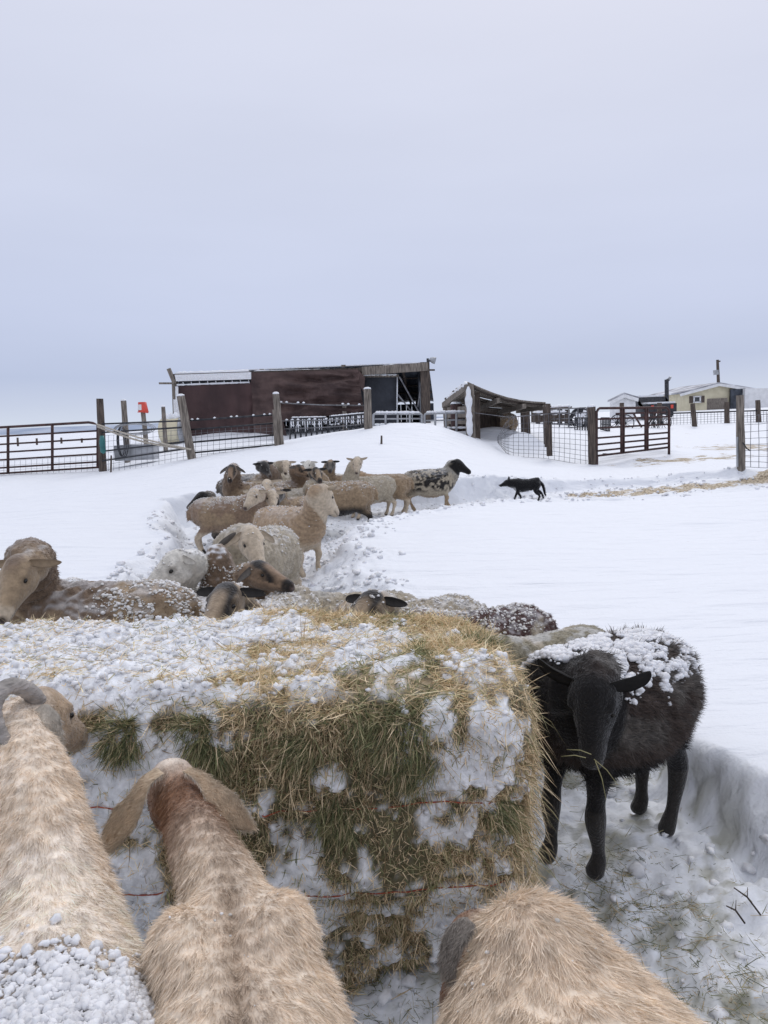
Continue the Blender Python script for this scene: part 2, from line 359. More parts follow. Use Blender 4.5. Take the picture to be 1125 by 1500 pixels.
def ground(x, y, detail=True):
    x = np.asarray(x, float); y = np.asarray(y, float)
    z = base_z(x, y); near = (np.abs(x) < 14) & (y > -4) & (y < 15.5)
    m = np.zeros(len(x)); rough = np.zeros(len(x))
    if near.any():
        xn, yn = x[near], y[near]; p = P3(xn, yn)
        wob = (fbm(p * 1.6, 2, 3) - .5) * (.10 + .26 * sst(4.3, 5.5, yn)) + (fbm(p * 7, 2, 9) - .5) * .06
        sd_ = sdist(xn, yn, TRA) + wob
        wd = .13 + .12 * sst(4.5, 7, yn) + .30 * sst(4.8, 5.8, yn) * sst(9.5, 8, yn) * sst(-1.1, -.6, xn)
        m_ = 1 - sst(-wd, wd * .25, sd_)
        fl = np.interp(yn, [-3, 4.3, 5.2, 6.5, 8, 11, 12.5, 14.5], [0, 0, .10, .22, .26, .22, .24, .36])
        fl = fl + .18 * sst(4, 8, xn) * sst(10, 12, yn)
        zz = z[near]
        z[near] = zz * (1 - m_) + np.minimum(fl, zz) * m_
        m[near] = m_
        rough[near] = np.maximum(m_, (1 - sst(.0, .22 + .33 * sst(-1.6, -1.0, xn), sd_)) * sst(4.8, 6, yn) * .8)
        if detail:
            wl = worley(P3(xn, yn) * 13, 4); wl2 = worley(P3(xn, yn, 3) * 30, 8)
            bump = (.5 - wl) * (.075 - .03 * sst(5, 6, yn)) * (.3 + 1.2 * fbm(p * 3, 2, 21)) + (.5 - wl2) * .026 + (fbm(p * 5, 3, 2) - .5) * .10
            z[near] += bump * rough[near]
            lip = np.exp(-((sd_ - .02) / .10) ** 2) * (fbm(p * 6, 2, 31)) * .05 * sst(4.9, 6, yn); z[near] += lip
            # flutes down the trench wall
            z[near] += np.exp(-((sd_ + .08) / .09) ** 2) * (fbm(p * 7, 2, 41) - .5) * .05
    if detail:
        c, s = math.cos(.33), math.sin(.33); u = x * c + y * s; v = -x * s + y * c
        rp = (fbm(P3(u * .55, v * 2.4), 3, 6) - .5) * .035 + (fbm(P3(u * 2.2, v * 9), 2, 61) - .5) * .011
        z = z + rp * (1 - m) * sst(0, 3, y + 2) * (1 - sst(40, 90, y))
        z = z + (fbm(P3(x * .9, y * .9), 3, 14) - .5) * .09 * (1 - m) * sst(5, 9, y)
    # loose snow heaps by the lean-to and the track
    for (px, py, Y, h, sx, sy) in [(768, 665, 19.8, .42, .55, .5), (735, 660, 21.5, .35, .9, .5), (905, 676, 18.2, .12, .6, .3), (958, 672, 18.6, .14, .5, .3), (1108, 612, 45, .5, 1.6, 2)]:
        q = P(px, py, Y); z = z + h * np.exp(-((x - q.x) / sx) ** 2 - ((y - q.y) / sy) ** 2)
    return z, m, rough
def gz(x, y): return float(ground([x], [y], False)[0][0])

def grid_axis(a, b, st, grow, lo, hi):
    mid = list(np.arange(a, b, st[0])); r = list(mid); s = st[0]; x = mid[-1]
    while x < hi:
        s = min(s * grow, max(.06, (x - b) * .10 + st[0]) if x < b + 14 else 1e9); x += s; r.append(x)
    s = st[0]; x = mid[0]; l = []
    while x > lo:
        s = min(s * grow, max(.06, (a - x) * .10 + st[0]) if x > a - 14 else 1e9); x -= s; l.append(x)
    return np.array(l[::-1] + r)
xs = grid_axis(-2.2, 2.3, [.02], 1.04, -3500, 3500)
ys = np.concatenate([np.arange(-40, -3, 4), np.arange(-3, .6, .2), np.arange(.6, 5.2, .02), np.arange(5.2, 14.2, .035), np.arange(14.2, 24, .10), np.arange(24, 40, .4), 40 * 1.06 ** np.arange(0, 78)])
GX, GY = np.meshgrid(xs, ys); gx, gy = GX.ravel(), GY.ravel()
zz, mm, rr = ground(gx, gy)
nx, ny = len(xs), len(ys)
i = (np.arange(ny - 1)[:, None] * nx + np.arange(nx - 1)[None]).ravel()
# break up the steep walls sideways
wl_ = (mm > .02) & (mm < .985); q_ = np.stack([gx[wl_], gy[wl_], zz[wl_]], 1)
_dx = (fbm(q_ * 7, 3, 300) - .5) * .13 + (fbm(q_ * 26, 2, 302) - .5) * .03; _dy = (fbm(q_ * 7, 3, 301) - .5) * .13 + (fbm(q_ * 26, 2, 303) - .5) * .03
gxx = gx.copy(); gyy = gy.copy(); _k = sst(0, .3, mm[wl_]) * sst(1, .8, mm[wl_]); gxx[wl_] += _dx * _k; gyy[wl_] += _dy * _k
# colours: clean snow, straw and mud trodden into the tracks, hay dust in the trench
pp = P3(gx, gy)
snow = np.array([.80, .82, .855]); straw = np.array([.40, .31, .19]); haydirt = np.array([.26, .25, .16])
def blob(px, py, Y, sx, sy):
    q = P(px, py, Y); return np.exp(-((gx - q.x) / sx) ** 2 - ((gy - q.y) / sy) ** 2)
q0 = P(815, 733, 12.9)
trk = sst(q0.x - .3, q0.x + .8, gx) * np.exp(-((gy - (13.15 + .06 * (gx - q0.x))) / .42) ** 2)
trk = np.maximum(trk, .8 * np.maximum(blob(1010, 668, 17.2, 2.2, .9), blob(1100, 655, 20, 2.5, 2.0)))
trk = np.maximum(trk, .35 * blob(1125, 640, 26, 4, 2.5))
nzs = fbm(pp * 5, 4, 77); fine = fbm(pp * 26, 2, 78)
ts = np.clip(sst(.50, .62, nzs * .6 + fine * .4 + (trk - .5) * .36) * sst(.1, .5, trk), 0, 1)
hd = mm * (1 - sst(4.6, 5.6, gy)) * sst(.47, .66, fbm(pp * 6, 3, 33) * .65 + fbm(pp * 30, 2, 35) * .35) * .75
hd *= 1 - .75 * sst(1.25, 1.7, gx) 
gc = np.tile(snow, (len(gx), 1))
gc = gc * (1 - hd[:, None]) + haydirt[None] * hd[:, None]
gc *= 1 - .05 * (rr * fbm(pp * 4, 2, 91))[:, None]
gme = np_mesh(np.stack([gxx, gyy, zz], 1), np.stack([i, i + 1, i + nx + 1, i + nx], 1), True, gc)
_a = gme.attributes.new('Track', 'FLOAT', 'POINT'); _a.data.foreach_set('value', trk.astype(np.float32))
g = link('snow_ground', gme, 'ground'); g['kind'] = 'structure'; g['label'] = 'snow covered ground with wind drifts and a trodden trench'

# faint low ridge on the left horizon
_x = np.linspace(-2600, 500, 160); _h1 = 1.5 + 13 * sst(-2600, -1500, _x) * sst(500, -300, _x) * (.5 + fbm(P3(_x * .004, _x * 0), 3, 400))
_V = np.concatenate([np.stack([_x, 0 * _x + 2000, 0 * _x - 3], 1), np.stack([_x, 0 * _x + 2120, _h1], 1), np.stack([_x, 0 * _x + 2600, 0 * _x - 3], 1)]); _i = np.arange(159)
hl = link('hills', np_mesh(_V, [np.stack([_i, _i + 1, _i + 161, _i + 160], 1), np.stack([_i + 160, _i + 161, _i + 321, _i + 320], 1)], True), 'far_hill'); hl['kind'] = 'structure'
# loose clods of snow on the trench floor and along the churned path
def clods():
    C = []; Rr = []
    x = rng.uniform(-4.2, 6.5, 60000); y = rng.uniform(.8, 14.3, 60000)
    z, m, r = ground(x, y)
    dens = np.where(y < 4.8, .50, .85 * np.clip(r, 0, 1)) * np.clip(r * 1.3, 0, 1) * np.clip(fbm(P3(x, y) * 2.5, 2, 55) * 2.4 - .55, 0, 1)
    k = rng.random(len(x)) < dens * np.where(y < 5, .55, np.where(y < 10, .5, .22))
    x, y, z = x[k], y[k], z[k]; R_ = .006 + .024 * rng.random(len(x)) ** 3 + np.where(y > 5, .006, 0)
    return lumps_mesh(np.stack([x, y, z + R_ * .25], 1), R_)
tag(link('snow_clods', clods(), 'crust'), 'loose clods of snow broken up along the trodden trench', 'snow clods', kind='stuff')

# ------------------------------------------------------------------ hay stalk colours
STRAW = np.array([.76, .61, .40]); STRAW2 = np.array([.57, .44, .27]); GREEN = np.array([.22, .23, .11]); DGREEN = np.array([.115, .13, .065]); OLIVE = np.array([.38, .34, .19]); BROWN = np.array([.20, .14, .08])
def hay_colour(n, g, brown=0.):   # g 0..1 greenness
    r = rng.random(n)
    a = np.where((r < .45)[:, None], STRAW, np.where((r < .8)[:, None], STRAW2, OLIVE * 1.1))
    b = np.where((r < .40)[:, None], GREEN, np.where((r < .72)[:, None], DGREEN, np.where((r < .9)[:, None], OLIVE, STRAW2)))
    k = (rng.random(n) < g)[:, None]
    c = np.where(k, b, a); c = np.where((rng.random(n) < brown)[:, None], BROWN * 1.3, c)
    return c * (.75 + .5 * rng.random((n, 1)))

# hay scattered over the trench floor
def floor_hay():
    n = 75000; x = rng.uniform(-1.4, 1.9, n); y = rng.uniform(.9, 4.3, n)
    z, m, r = ground(x, y)
    d = fbm(P3(x, y) * 2.6, 3, 101); k = (rng.random(n) < np.clip((d - .42) * 4.2, .04, 1)) & (m > .75) & (rng.random(n) < 1 - .75 * sst(1.3, 1.65, x))
    x, y, z = x[k], y[k], z[k]; n = len(x); a = rng.random(n) * 6.28
    D = unit(np.stack([np.cos(a), np.sin(a), rng.normal(size=n) * .22 + .05], 1))
    return strands_mesh(np.stack([x, y, z + .008], 1), D, .015 + .08 * rng.random(n) ** 2.6, .0013 + .0013 * rng.random(n), hay_colour(n, .72) * .8, curl=.6)
tag(link('scattered_hay', floor_hay(), 'hay'), 'green and yellow hay stalks strewn over the trampled snow', 'hay', kind='stuff')

# ------------------------------------------------------------------ the hay bale
def bale():
    x0, x1, y0, y1, h = -1.95, .40, 2.06, 3.06, .90
    cx, cy = (x0 + x1) / 2, (y0 + y1) / 2
    st = .0125
    def face(us, vs, f):
        U, Vv = np.meshgrid(us, vs); Q = f(U.ravel(), Vv.ravel()); n = len(us); m = len(vs)
        i = (np.arange(m - 1)[:, None] * n + np.arange(n - 1)[None]).ravel()
        return Q, np.stack([i, i + 1, i + n + 1, i + n], 1)
    X = np.linspace(x0, x1, int((x1 - x0) / st)); Y = np.linspace(y0, y1, int((y1 - y0) / st)); Z = np.linspace(-.05, h, int((h + .05) / st))
    parts = [face(X, Y, lambda u, v: np.stack([u, v, u * 0 + h], 1)), face(X, Z, lambda u, v: np.stack([u, u * 0 + y0, v], 1)),
             face(Y, Z, lambda u, v: np.stack([u * 0 + x1, u, v], 1)), face(X[::-1], Z, lambda u, v: np.stack([u, u * 0 + y1, v], 1)), face(Y[::-1], Z, lambda u, v: np.stack([u * 0 + x0, u, v], 1))]
    V = np.concatenate([p[0] for p in parts]); F = []; b = 0
    for q, f in parts: F.append(f + b); b += len(q)
    F = np.concatenate(F)
    # weld by rounding
    key = np.round(V, 4); uq, inv = np.unique(key, axis=0, return_inverse=True); inv = inv.ravel(); V = uq.copy(); F = inv[F]
    # round the block: distance-based inset of corners
    c = np.array([cx, cy, h / 2]); hf = np.array([(x1 - x0) / 2, (y1 - y0) / 2, h / 2 + .05]); rad = .13
    q = V - c; inner = np.clip(q, -(hf - rad), hf - rad); dd = q - inner; dl = np.linalg.norm(dd, axis=1, keepdims=True)
    n = dd / (dl + 1e-9); V = c + inner + n * rad
    n0 = n
    # far edge sags towards the right; front bulges and is eaten away at the bottom
    V[:, 1] -= sst(-.3, .5, V[:, 0]) * sst(y0 + .3, y1, V[:, 1]) * .16
    front = sst(.5, .9, -n0[:, 1])
    lay = (fbm(P3(V[:, 0] * 1.2, V[:, 2] * 9), 2, 200) - .5)
    V[:, 1] += front * (.16 * sst(.45, 0, V[:, 2]) * (.4 + fbm(V * 3, 2, 201)) + lay * .07)
    V += n0 * ((fbm(V * 2.6, 3, 202) - .5) * .13 + (fbm(V * 9, 2, 203) - .5) * .05)[:, None]
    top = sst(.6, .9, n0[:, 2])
    X_, Z_ = V[:, 0], V[:, 2]
    # snow cover: thick and clumpy on the left of the top, thin under straw to the right, patches on the front
    sn = fbm(V * 2.6, 3, 210) * .42 + fbm(V * 9, 3, 211) * .34 + fbm(V * 30, 3, 209) * .24
    mt = sst(.45, .53, sn + .10 * (1 - sst(-.9, -.1, X_)) - .035 * sst(-.1, .25, X_) + .05 * sst(2.7, 2.3, V[:, 1]) * 0)
    vs = fbm(P3(X_ * 7, Z_ * 2.4, 5.) , 3, 212) * .42 + fbm(V * 11, 3, 213) * .33 + fbm(V * 32, 3, 208) * .25
    mf = sst(.470, .525, vs + .13 * (1 - sst(-.95, -.55, X_)) * sst(.72, .6, Z_) + .05 * sst(.5, .2, Z_) - .045 * sst(.02, .22, X_) * sst(.75, .55, Z_) - .01)
    sm = np.where(top > .5, mt, mf) ; sm = mt * top + mf * (1 - top)
    wl = .55 - worley(V * 22, 215); wl2 = .5 - worley(V * 48, 216)
    V += n0 * (sm * (.010 + .010 * wl + .012 * wl2 + (fbm(V * 34, 2, 219) - .5) * .022 + (fbm(V * 13, 2, 220) - .45) * .05))[:, None]
    V -= n0 * ((1 - sm) * .012 * (fbm(V * 40, 2, 217)))[:, None]
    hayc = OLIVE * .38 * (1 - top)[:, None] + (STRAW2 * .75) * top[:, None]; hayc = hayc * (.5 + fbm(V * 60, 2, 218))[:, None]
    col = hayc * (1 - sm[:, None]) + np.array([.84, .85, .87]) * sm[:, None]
    off = np.array([cx, cy, 0.])
    root = thing('hay_bale', 'big rectangular hay bale crusted with snow, straw and green hay spilling over its edges', 'hay bale', tuple(off))
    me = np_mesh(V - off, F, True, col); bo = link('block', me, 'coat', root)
    # stalks
    N_ = 120000
    pos, nn, vi = sample(me, N_, mask=np.where((V[:, 1] > 3.0) | (V[:, 0] < -1.5), .05, 1.) * (1 - np.where(V[:, 0] < -.3, .95, .88) * sm) * (.35 + 1.3 * sst(.35, .6, fbm(V * 6, 2, 221))))
    w_ = pos + off; tp = nn[:, 2] > .55
    patch = fbm(w_ * 3.2, 3, 230)
    g = np.where(tp, .06 + .6 * sst(.54, .62, patch), .14 + .22 * sst(.48, .60, patch))
    # named green tufts that hang over the front edge and sit on top
    tufts = [(150, 1062, .06), (175, 1085, .065), (120, 1050, .04), (195, 1060, .04), (285, 1075, .06), (300, 1110, .06), (590, 1070, .09), (610, 1120, .07), (705, 962, .08), (440, 1100, .06), (490, 1205, .07), (380, 1050, .05), (85, 1000, .045), (735, 1190, .05), (230, 1030, .04), (540, 1060, .05)]
    for (px, py, r) in tufts:
        q = Zp(px, py, .9)
        if q.y < 2.12: q = P(px, py, 2.06)
        g = np.maximum(g, .95 * np.exp(-((w_ - np.array(q)) ** 2).sum(1) / (r * .9) ** 2))
    g *= 1 - .75 * sst(.20, .42, w_[:, 0]) * (w_[:, 1] < 2.5)
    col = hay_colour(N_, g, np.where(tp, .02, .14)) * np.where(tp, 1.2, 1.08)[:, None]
    rv = rng.normal(size=(N_, 3)); rv[:, 2] *= .35
    Dt = unit(rv + nn * .12)
    hang = np.stack([rng.normal(size=N_) * .42, -.20 + rng.normal(size=N_) * .22, -np.abs(rng.normal(size=N_) * .5 + .75)], 1)
    wild = rng.normal(size=(N_, 3)); hang = np.where((rng.random(N_) < .68)[:, None], wild, hang)
    Df = unit(hang + nn * .28)
    D = np.where(tp[:, None], Dt, Df)
    D = D - nn * np.minimum((D * nn).sum(1) - .03, 0)[:, None]; D = unit(D)
    Ln = .016 + .055 * rng.random(N_) ** 2.2; Ln *= np.where(tp, 1., .78) * np.where(rng.random(N_) < .05, 1.9, 1)
    # dense green tufts
    TB = []; TD = []
    for (px, py, r) in tufts:
        q = Zp(px, py, .9)
        if q.y < 2.12: q = P(px, py, 2.04)
        k_ = int(60000 * r * r / .6) ; dd_ = ((w_ - np.array(q)) ** 2).sum(1); idx = np.where(dd_ < (r * .85) ** 2)[0]
        if len(idx) < 20: continue
        j = rng.choice(idx, k_ * 3); cd = unit(np.array([[rng.normal() * .3, -.25, -1.]]))
        TB.append(pos[j] + rng.normal(size=(len(j), 3)) * .008); TD.append(unit(np.where(nn[j][:, 2:3] > .6, unit(rng.normal(size=(len(j), 3)) * [1, 1, .3]), cd + rng.normal(size=(len(j), 3)) * .55) + nn[j] * .38))
    TB = np.concatenate(TB); TD = np.concatenate(TD)
    link('green_tufts', strands_mesh(TB, TD, .03 + .06 * rng.random(len(TB)) ** 1.6, .0014 + .0014 * rng.random(len(TB)), hay_colour(len(TB), .88)), 'hay', root)
    link('loose_stalks', strands_mesh(pos + nn * .004, D, Ln, .0012 + .0016 * rng.random(N_), col), 'hay', root)
    # fringe hanging over the front edge + right corner
    m = 1500; fx = rng.uniform(-1.45, .5, m); keep = fbm(P3(fx * 3.5, fx * 0), 2, 240) > .40; fx = fx[keep]; m = len(fx)
    B = np.stack([fx, y0 + .01 + rng.normal(size=m) * .03, h - .04 - np.abs(rng.normal(size=m) * .10)], 1) - off
    D = unit(np.stack([rng.normal(size=m) * .45, -.5 - .5 * rng.random(m), -.9 + rng.normal(size=m) * .5], 1))
    gg = .25 + .6 * (fbm(P3(fx * 4, fx * 0 + 9), 2, 241) > .47)
    gg = gg * (1 - .8 * sst(.15, .35, fx))
    l1 = strands_mesh(B, D,   .03 + .09 * rng.random(m) ** 2.2, .0014 + .0014 * rng.random(m), hay_colour(m, gg), bend=np.tile([[0, 0, -1.]], (m, 1)) + rng.normal(size=(m, 3)) * .5)
    link('fringe', l1, 'hay', root)
    m = 2600; zz_ = rng.uniform(.05, .92, m)
    B = np.stack([x1 - .03 + rng.normal(size=m) * .02, y0 + .02 + rng.random(m) * .5, zz_], 1) - off
    D = unit(np.stack([.55 + rng.normal(size=m) * .35, -.35 + rng.normal(size=m) * .3, -.65 + rng.normal(size=m) * .5], 1))
    link('end_straw', strands_mesh(B, D, .04 + .09 * rng.random(m) ** 1.5, .0018 + .0014 * rng.random(m), hay_colour(m, .08), bend=np.tile([[0, 0, -1.]], (m, 1)) + rng.normal(size=(m, 3)) * .4), 'hay', root)
    # lumps of snow lying on it
    pos, nn, vi = sample(me, 3000, mask=np.where((V[:, 1] > 3.1) | (V[:, 0] < -1.5), .05, 1.) * (sm ** 2) * (.15 + .85 * top))
    Rr = .003 + .011 * rng.random(len(pos)) ** 3
    link('snow_lumps', lumps_mesh(pos + nn * .004, Rr, .8), 'crust', root)
    # twines
    for z in (.62, .38):
        xsn = np.linspace(-1.9, .42, 60)
        # follow the actual surface: nearest front vertex
        pts = []
        fm = (V[:, 1] < cy)
        VF = V[fm]
        for a in xsn:
            zq = z + .015 * math.sin(a * 5) - .02 * a
            k = np.argmin((VF[:, 0] - a) ** 2 + (VF[:, 2] - zq) ** 2); pts.append((a, VF[k, 1] - .001, zq))
        MB().tube(pts, .0022, 5).part('twine', 'twine', root, True)
bale()

# ------------------------------------------------------------------ animals
def loft_mesh(mb, C, W, H, X, U, n=16, p=2.0):
    """rings centred C with half axes W along X[i], H along U[i]; closed with end points"""
    m = len(C); V = []
    for i in range(m):
        for k in range(n):
            a = 2 * PI * k / n; ca, sa = math.cos(a), math.sin(a)
            e = 2 / p
            V.append(C[i] + X[i] * (W[i] * math.copysign(abs(ca) ** e, ca)) + U[i] * (H[i] * math.copysign(abs(sa) ** e, sa)))
    V += [C[0], C[-1]]
    Q = [(i * n + k, i * n + (k + 1) % n, (i + 1) * n + (k + 1) % n, (i + 1) * n + k) for i in range(m - 1) for k in range(n)]
    T = [(m * n, (k + 1) % n, k) for k in range(n)] + [(m * n + 1, (m - 1) * n + k, (m - 1) * n + (k + 1) % n) for k in range(n)]
    mb.add(V, Q, T)
def catmull(pts, n):
    pts = np.array(pts, float); m = len(pts); out = []
    for i in range(m - 1):
        a, b, c, d = pts[max(i - 1, 0)], pts[i], pts[i + 1], pts[min(i + 2, m - 1)]
        for k in range(n):
            t = k / n; out.append(.5 * (2 * b + (c - a) * t + (2 * a - 5 * b + 4 * c - d) * t * t + (3 * b - a - 3 * c + d) * t ** 3))
    out.append(pts[-1]); return np.array(out)
def limb(mb, joints, n=12, sub=4):
    """joints: (x,y,z,r)"""
    q = catmull(joints, sub); pts = [Vector(a[:3]) for a in q]; r = list(np.maximum(q[:, 3], .004))
    # rounded ends
    d0 = (pts[0] - pts[1]).normalized(); d1 = (pts[-1] - pts[-2]).normalized()
    pts = [pts[0] + d0 * r[0] * .7, pts[0] + d0 * r[0] * .4] + pts + [pts[-1] + d1 * r[-1] * .4, pts[-1] + d1 * r[-1] * .7]; r = [r[0] * .5, r[0] * .85] + r + [r[-1] * .85, r[-1] * .5]
    mb.tube(pts, r, n)
def fuse(mb, voxel, smooth_it=4):
    me = mb.mesh(); o = bpy.data.objects.new('tmp', me); COL.objects.link(o)
    r = o.modifiers.new('r', 'REMESH'); r.mode = 'VOXEL'; r.voxel_size = voxel; r.adaptivity = 0
    s = o.modifiers.new('s', 'SMOOTH'); s.factor = .5; s.iterations = smooth_it
    dg = bpy.context.evaluated_depsgraph_get(); dg.update()
    m2 = bpy.data.meshes.new_from_object(o.evaluated_get(dg)); bpy.data.objects.remove(o); bpy.data.meshes.remove(me)
    m2.polygons.foreach_set('use_smooth', np.full(len(m2.polygons), True)); return m2
def verts(me):
    V = np.empty(len(me.vertices) * 3, np.float32); me.vertices.foreach_get('co', V); return V.reshape(-1, 3).astype(float)
def normals(me):
    V = np.empty(len(me.vertices) * 3, np.float32); me.vertices.foreach_get('normal', V); return V.reshape(-1, 3).astype(float)
def setv(me, V): me.vertices.foreach_set('co', V.astype(np.float32).ravel()); me.update()

def ear_mesh(root, path, width, nrm, col_in, col_out, thick=.006, cup=.35, sub=5, tipw=.15, prof=None, fuzz=0):
    """a leaf: mid-line path, width profile, surface normal nrm (list or one)"""
    q = catmull(path, sub); m = len(q); nw = 8; V = []; 
    T = np.gradient(q, axis=0); T = unit(T); Nn = np.tile(np.array(nrm, float), (m, 1)) if np.ndim(nrm[0]) == 0 else catmull(nrm, sub)
    Nn = unit(Nn - (Nn * T).sum(1)[:, None] * T); S = np.cross(T, Nn)
    for sgn in (1, -1):
        for i in range(m):
            t = i / (m - 1); w = width * float(np.interp(t, [0, .1, .35, .7, .9, 1], [.45, .75, 1, .78, .42, .08])) if not prof else width * float(np.interp(t, *prof))
            for k in range(nw + 1):
                a = k / nw * 2 - 1
                V.append(q[i] + S[i] * a * w + Nn[i] * (cup * w * (a * a - .4) + sgn * thick / 2 * (1 - .6 * a * a)))
    V = np.array(V); n1 = nw + 1; F = []; o2 = m * n1
    for i in range(m - 1):
        for k in range(nw):
            a = i * n1 + k; F.append((a, a + 1, a + n1 + 1, a + n1)); F.append((o2 + a, o2 + a + n1, o2 + a + n1 + 1, o2 + a + 1))
        for k, fl in ((0, 0), (nw, 1)):
            a = i * n1 + k; f = (a, a + n1, o2 + a + n1, o2 + a); F.append(f if not fl else f[::-1])
    for k in range(nw):
        a = k; F.append((a, o2 + a, o2 + a + 1, a + 1)); a = (m - 1) * n1 + k; F.append((a, a + 1, o2 + a + 1, o2 + a))
    c = np.concatenate([np.tile(col_in, (o2, 1)), np.tile(col_out, (o2, 1))])
    edge = np.tile(np.abs(np.tile(np.linspace(-1, 1, n1), m)), 2); c = c * (1 - .25 * edge ** 3)[:, None]
    c = c * (.8 + .4 * fbm(V * 40, 2, 5))[:, None]
    me = np_mesh(V, np.array(F), True, c); e = link('ear', me, 'skin', root)
    if fuzz:
        pos, nn, vi = sample(me, fuzz); tv = unit(np.array(path[-1]) - np.array(path[0]))
        link('ear_fur', strands_mesh(pos, unit(tv + nn * .35 + rng.normal(size=pos.shape) * .25), .008 + .012 * rng.random(fuzz), np.full(fuzz, .0011), c[vi] * 1.15), 'fur', e)
    return e

C_ = dict(tan=(.32, .235, .15), cream=(.52, .43, .32), white=(.66, .63, .56), brown=(.185, .13, .088), red=(.27, .19, .13), dark=(.022, .019, .017), black=(.010, .009, .009), grey=(.30, .28, .24),
          olive=(.25, .22, .15), wool=(.40, .345, .26), maroon=(.085, .045, .04), fawn=(.39, .28, .18), soot=(.072, .052, .042), smoke=(.13, .115, .10), goatcream=(.80, .675, .535), goatpale=(.88, .78, .66), goatred=(.25, .125, .062), face=(.27, .185, .12))
C_ = {k: np.array(v) for k, v in C_.items()}
def scheme(body, face=None, muzzle=None, cap=None, stripe=None, leg=None, belly=None, ear=None, neck=None, patch=None, patch_amt=.5, rump=None, jaw=None, nose=None):
    g = lambda a, d: C_[a] if a else (C_[d] if isinstance(d, str) else d)
    b = C_[body]; s = dict(body=b); s['face'] = g(face, b); s['muzzle'] = g(muzzle, s['face'] * .8); s['cap'] = g(cap, s['face']); s['stripe'] = g(stripe, s['face'])
    s['leg'] = g(leg, b); s['belly'] = g(belly, b); s['ear'] = g(ear, s['face']); s['neck'] = g(neck, b); s['patch'] = g(patch, b); s['pa'] = patch_amt if patch else 0; s['rump'] = g(rump, b); s['jaw'] = g(jaw, s['face'])
    s['nose'] = g(nose, np.array([.10, .07, .06])); return s
SCH = dict(
    tan=scheme('tan', 'cream', neck='fawn', leg='cream'), fawn=scheme('fawn', 'cream', neck='fawn', leg='cream', belly='cream'),
    cream=scheme('wool', 'cream', leg='cream'), white=scheme('white', 'white', leg='white', nose='red'), brown=scheme('brown', 'brown', leg='tan', patch='tan'),
    brownhead=scheme('tan', 'tan', muzzle='cream', neck='brown', cap='brown', ear='tan', leg='tan', patch='brown', patch_amt=.5),
    redbody=scheme('red', 'cream', leg='cream', patch='tan', ear='cream', neck='red', cap='cream'),
    badger=scheme('wool', 'tan', muzzle='dark', cap='dark', stripe='dark', leg='dark', belly='dark', ear='dark', jaw='dark', neck='tan'),
    badgerbrown=scheme('tan', 'face', muzzle='dark', cap='dark', stripe='dark', leg='dark', belly='dark', ear='smoke', jaw='brown', neck='brown', patch='brown', patch_amt=.6),
    dark=scheme('smoke', 'dark', muzzle='smoke', cap='dark', ear='dark', neck='brown', leg='dark', patch='tan', patch_amt=.6),
    darktan=scheme('tan', 'smoke', muzzle='dark', cap='tan', stripe='dark', ear='dark', neck='tan', leg='dark', patch='brown'),
    blacklegs=scheme('tan', 'tan', leg='dark', belly='dark', rump='tan', neck='wool'),
    blackhead=scheme('wool', 'black', muzzle='black', cap='black', ear='black', neck='grey', leg='tan', patch='dark', patch_amt=.62, belly='wool', nose='black'),
    black=scheme('soot', 'black', muzzle='dark', leg='black', ear='black', neck='dark', patch='smoke', patch_amt=.3, nose='black'),
    maroon=scheme('maroon', 'maroon', patch='wool', patch_amt=.25), olive=scheme('olive', 'olive', patch='wool', patch_amt=.4, rump='olive'), grey=scheme('wool', 'grey', patch='grey', patch_amt=.7),
    goat=scheme('goatcream', 'goatred', cap='goatred', neck='goatcream', muzzle='cream', ear='fawn', leg='fawn'),
    ram=scheme('goatcream', 'fawn', cap='fawn', neck='goatcream', muzzle='cream', ear='fawn', patch='goatpale', patch_amt=.5, leg='fawn'),
)
HEADS = [(-.20, .040, .046, -.004), (-.10, .057, .066, 0), (.02, .066, .080, 0), (.18, .069, .086, -.008), (.34, .062, .076, -.010), (.50, .049, .062, -.010), (.66, .040, .050, -.010), (.82, .036, .043, -.011), (.93, .031, .035, -.012), (1.0, .020, .022, -.013)]
SHEEPGROUP = 'flock of sheep in the snow'
STAT = []
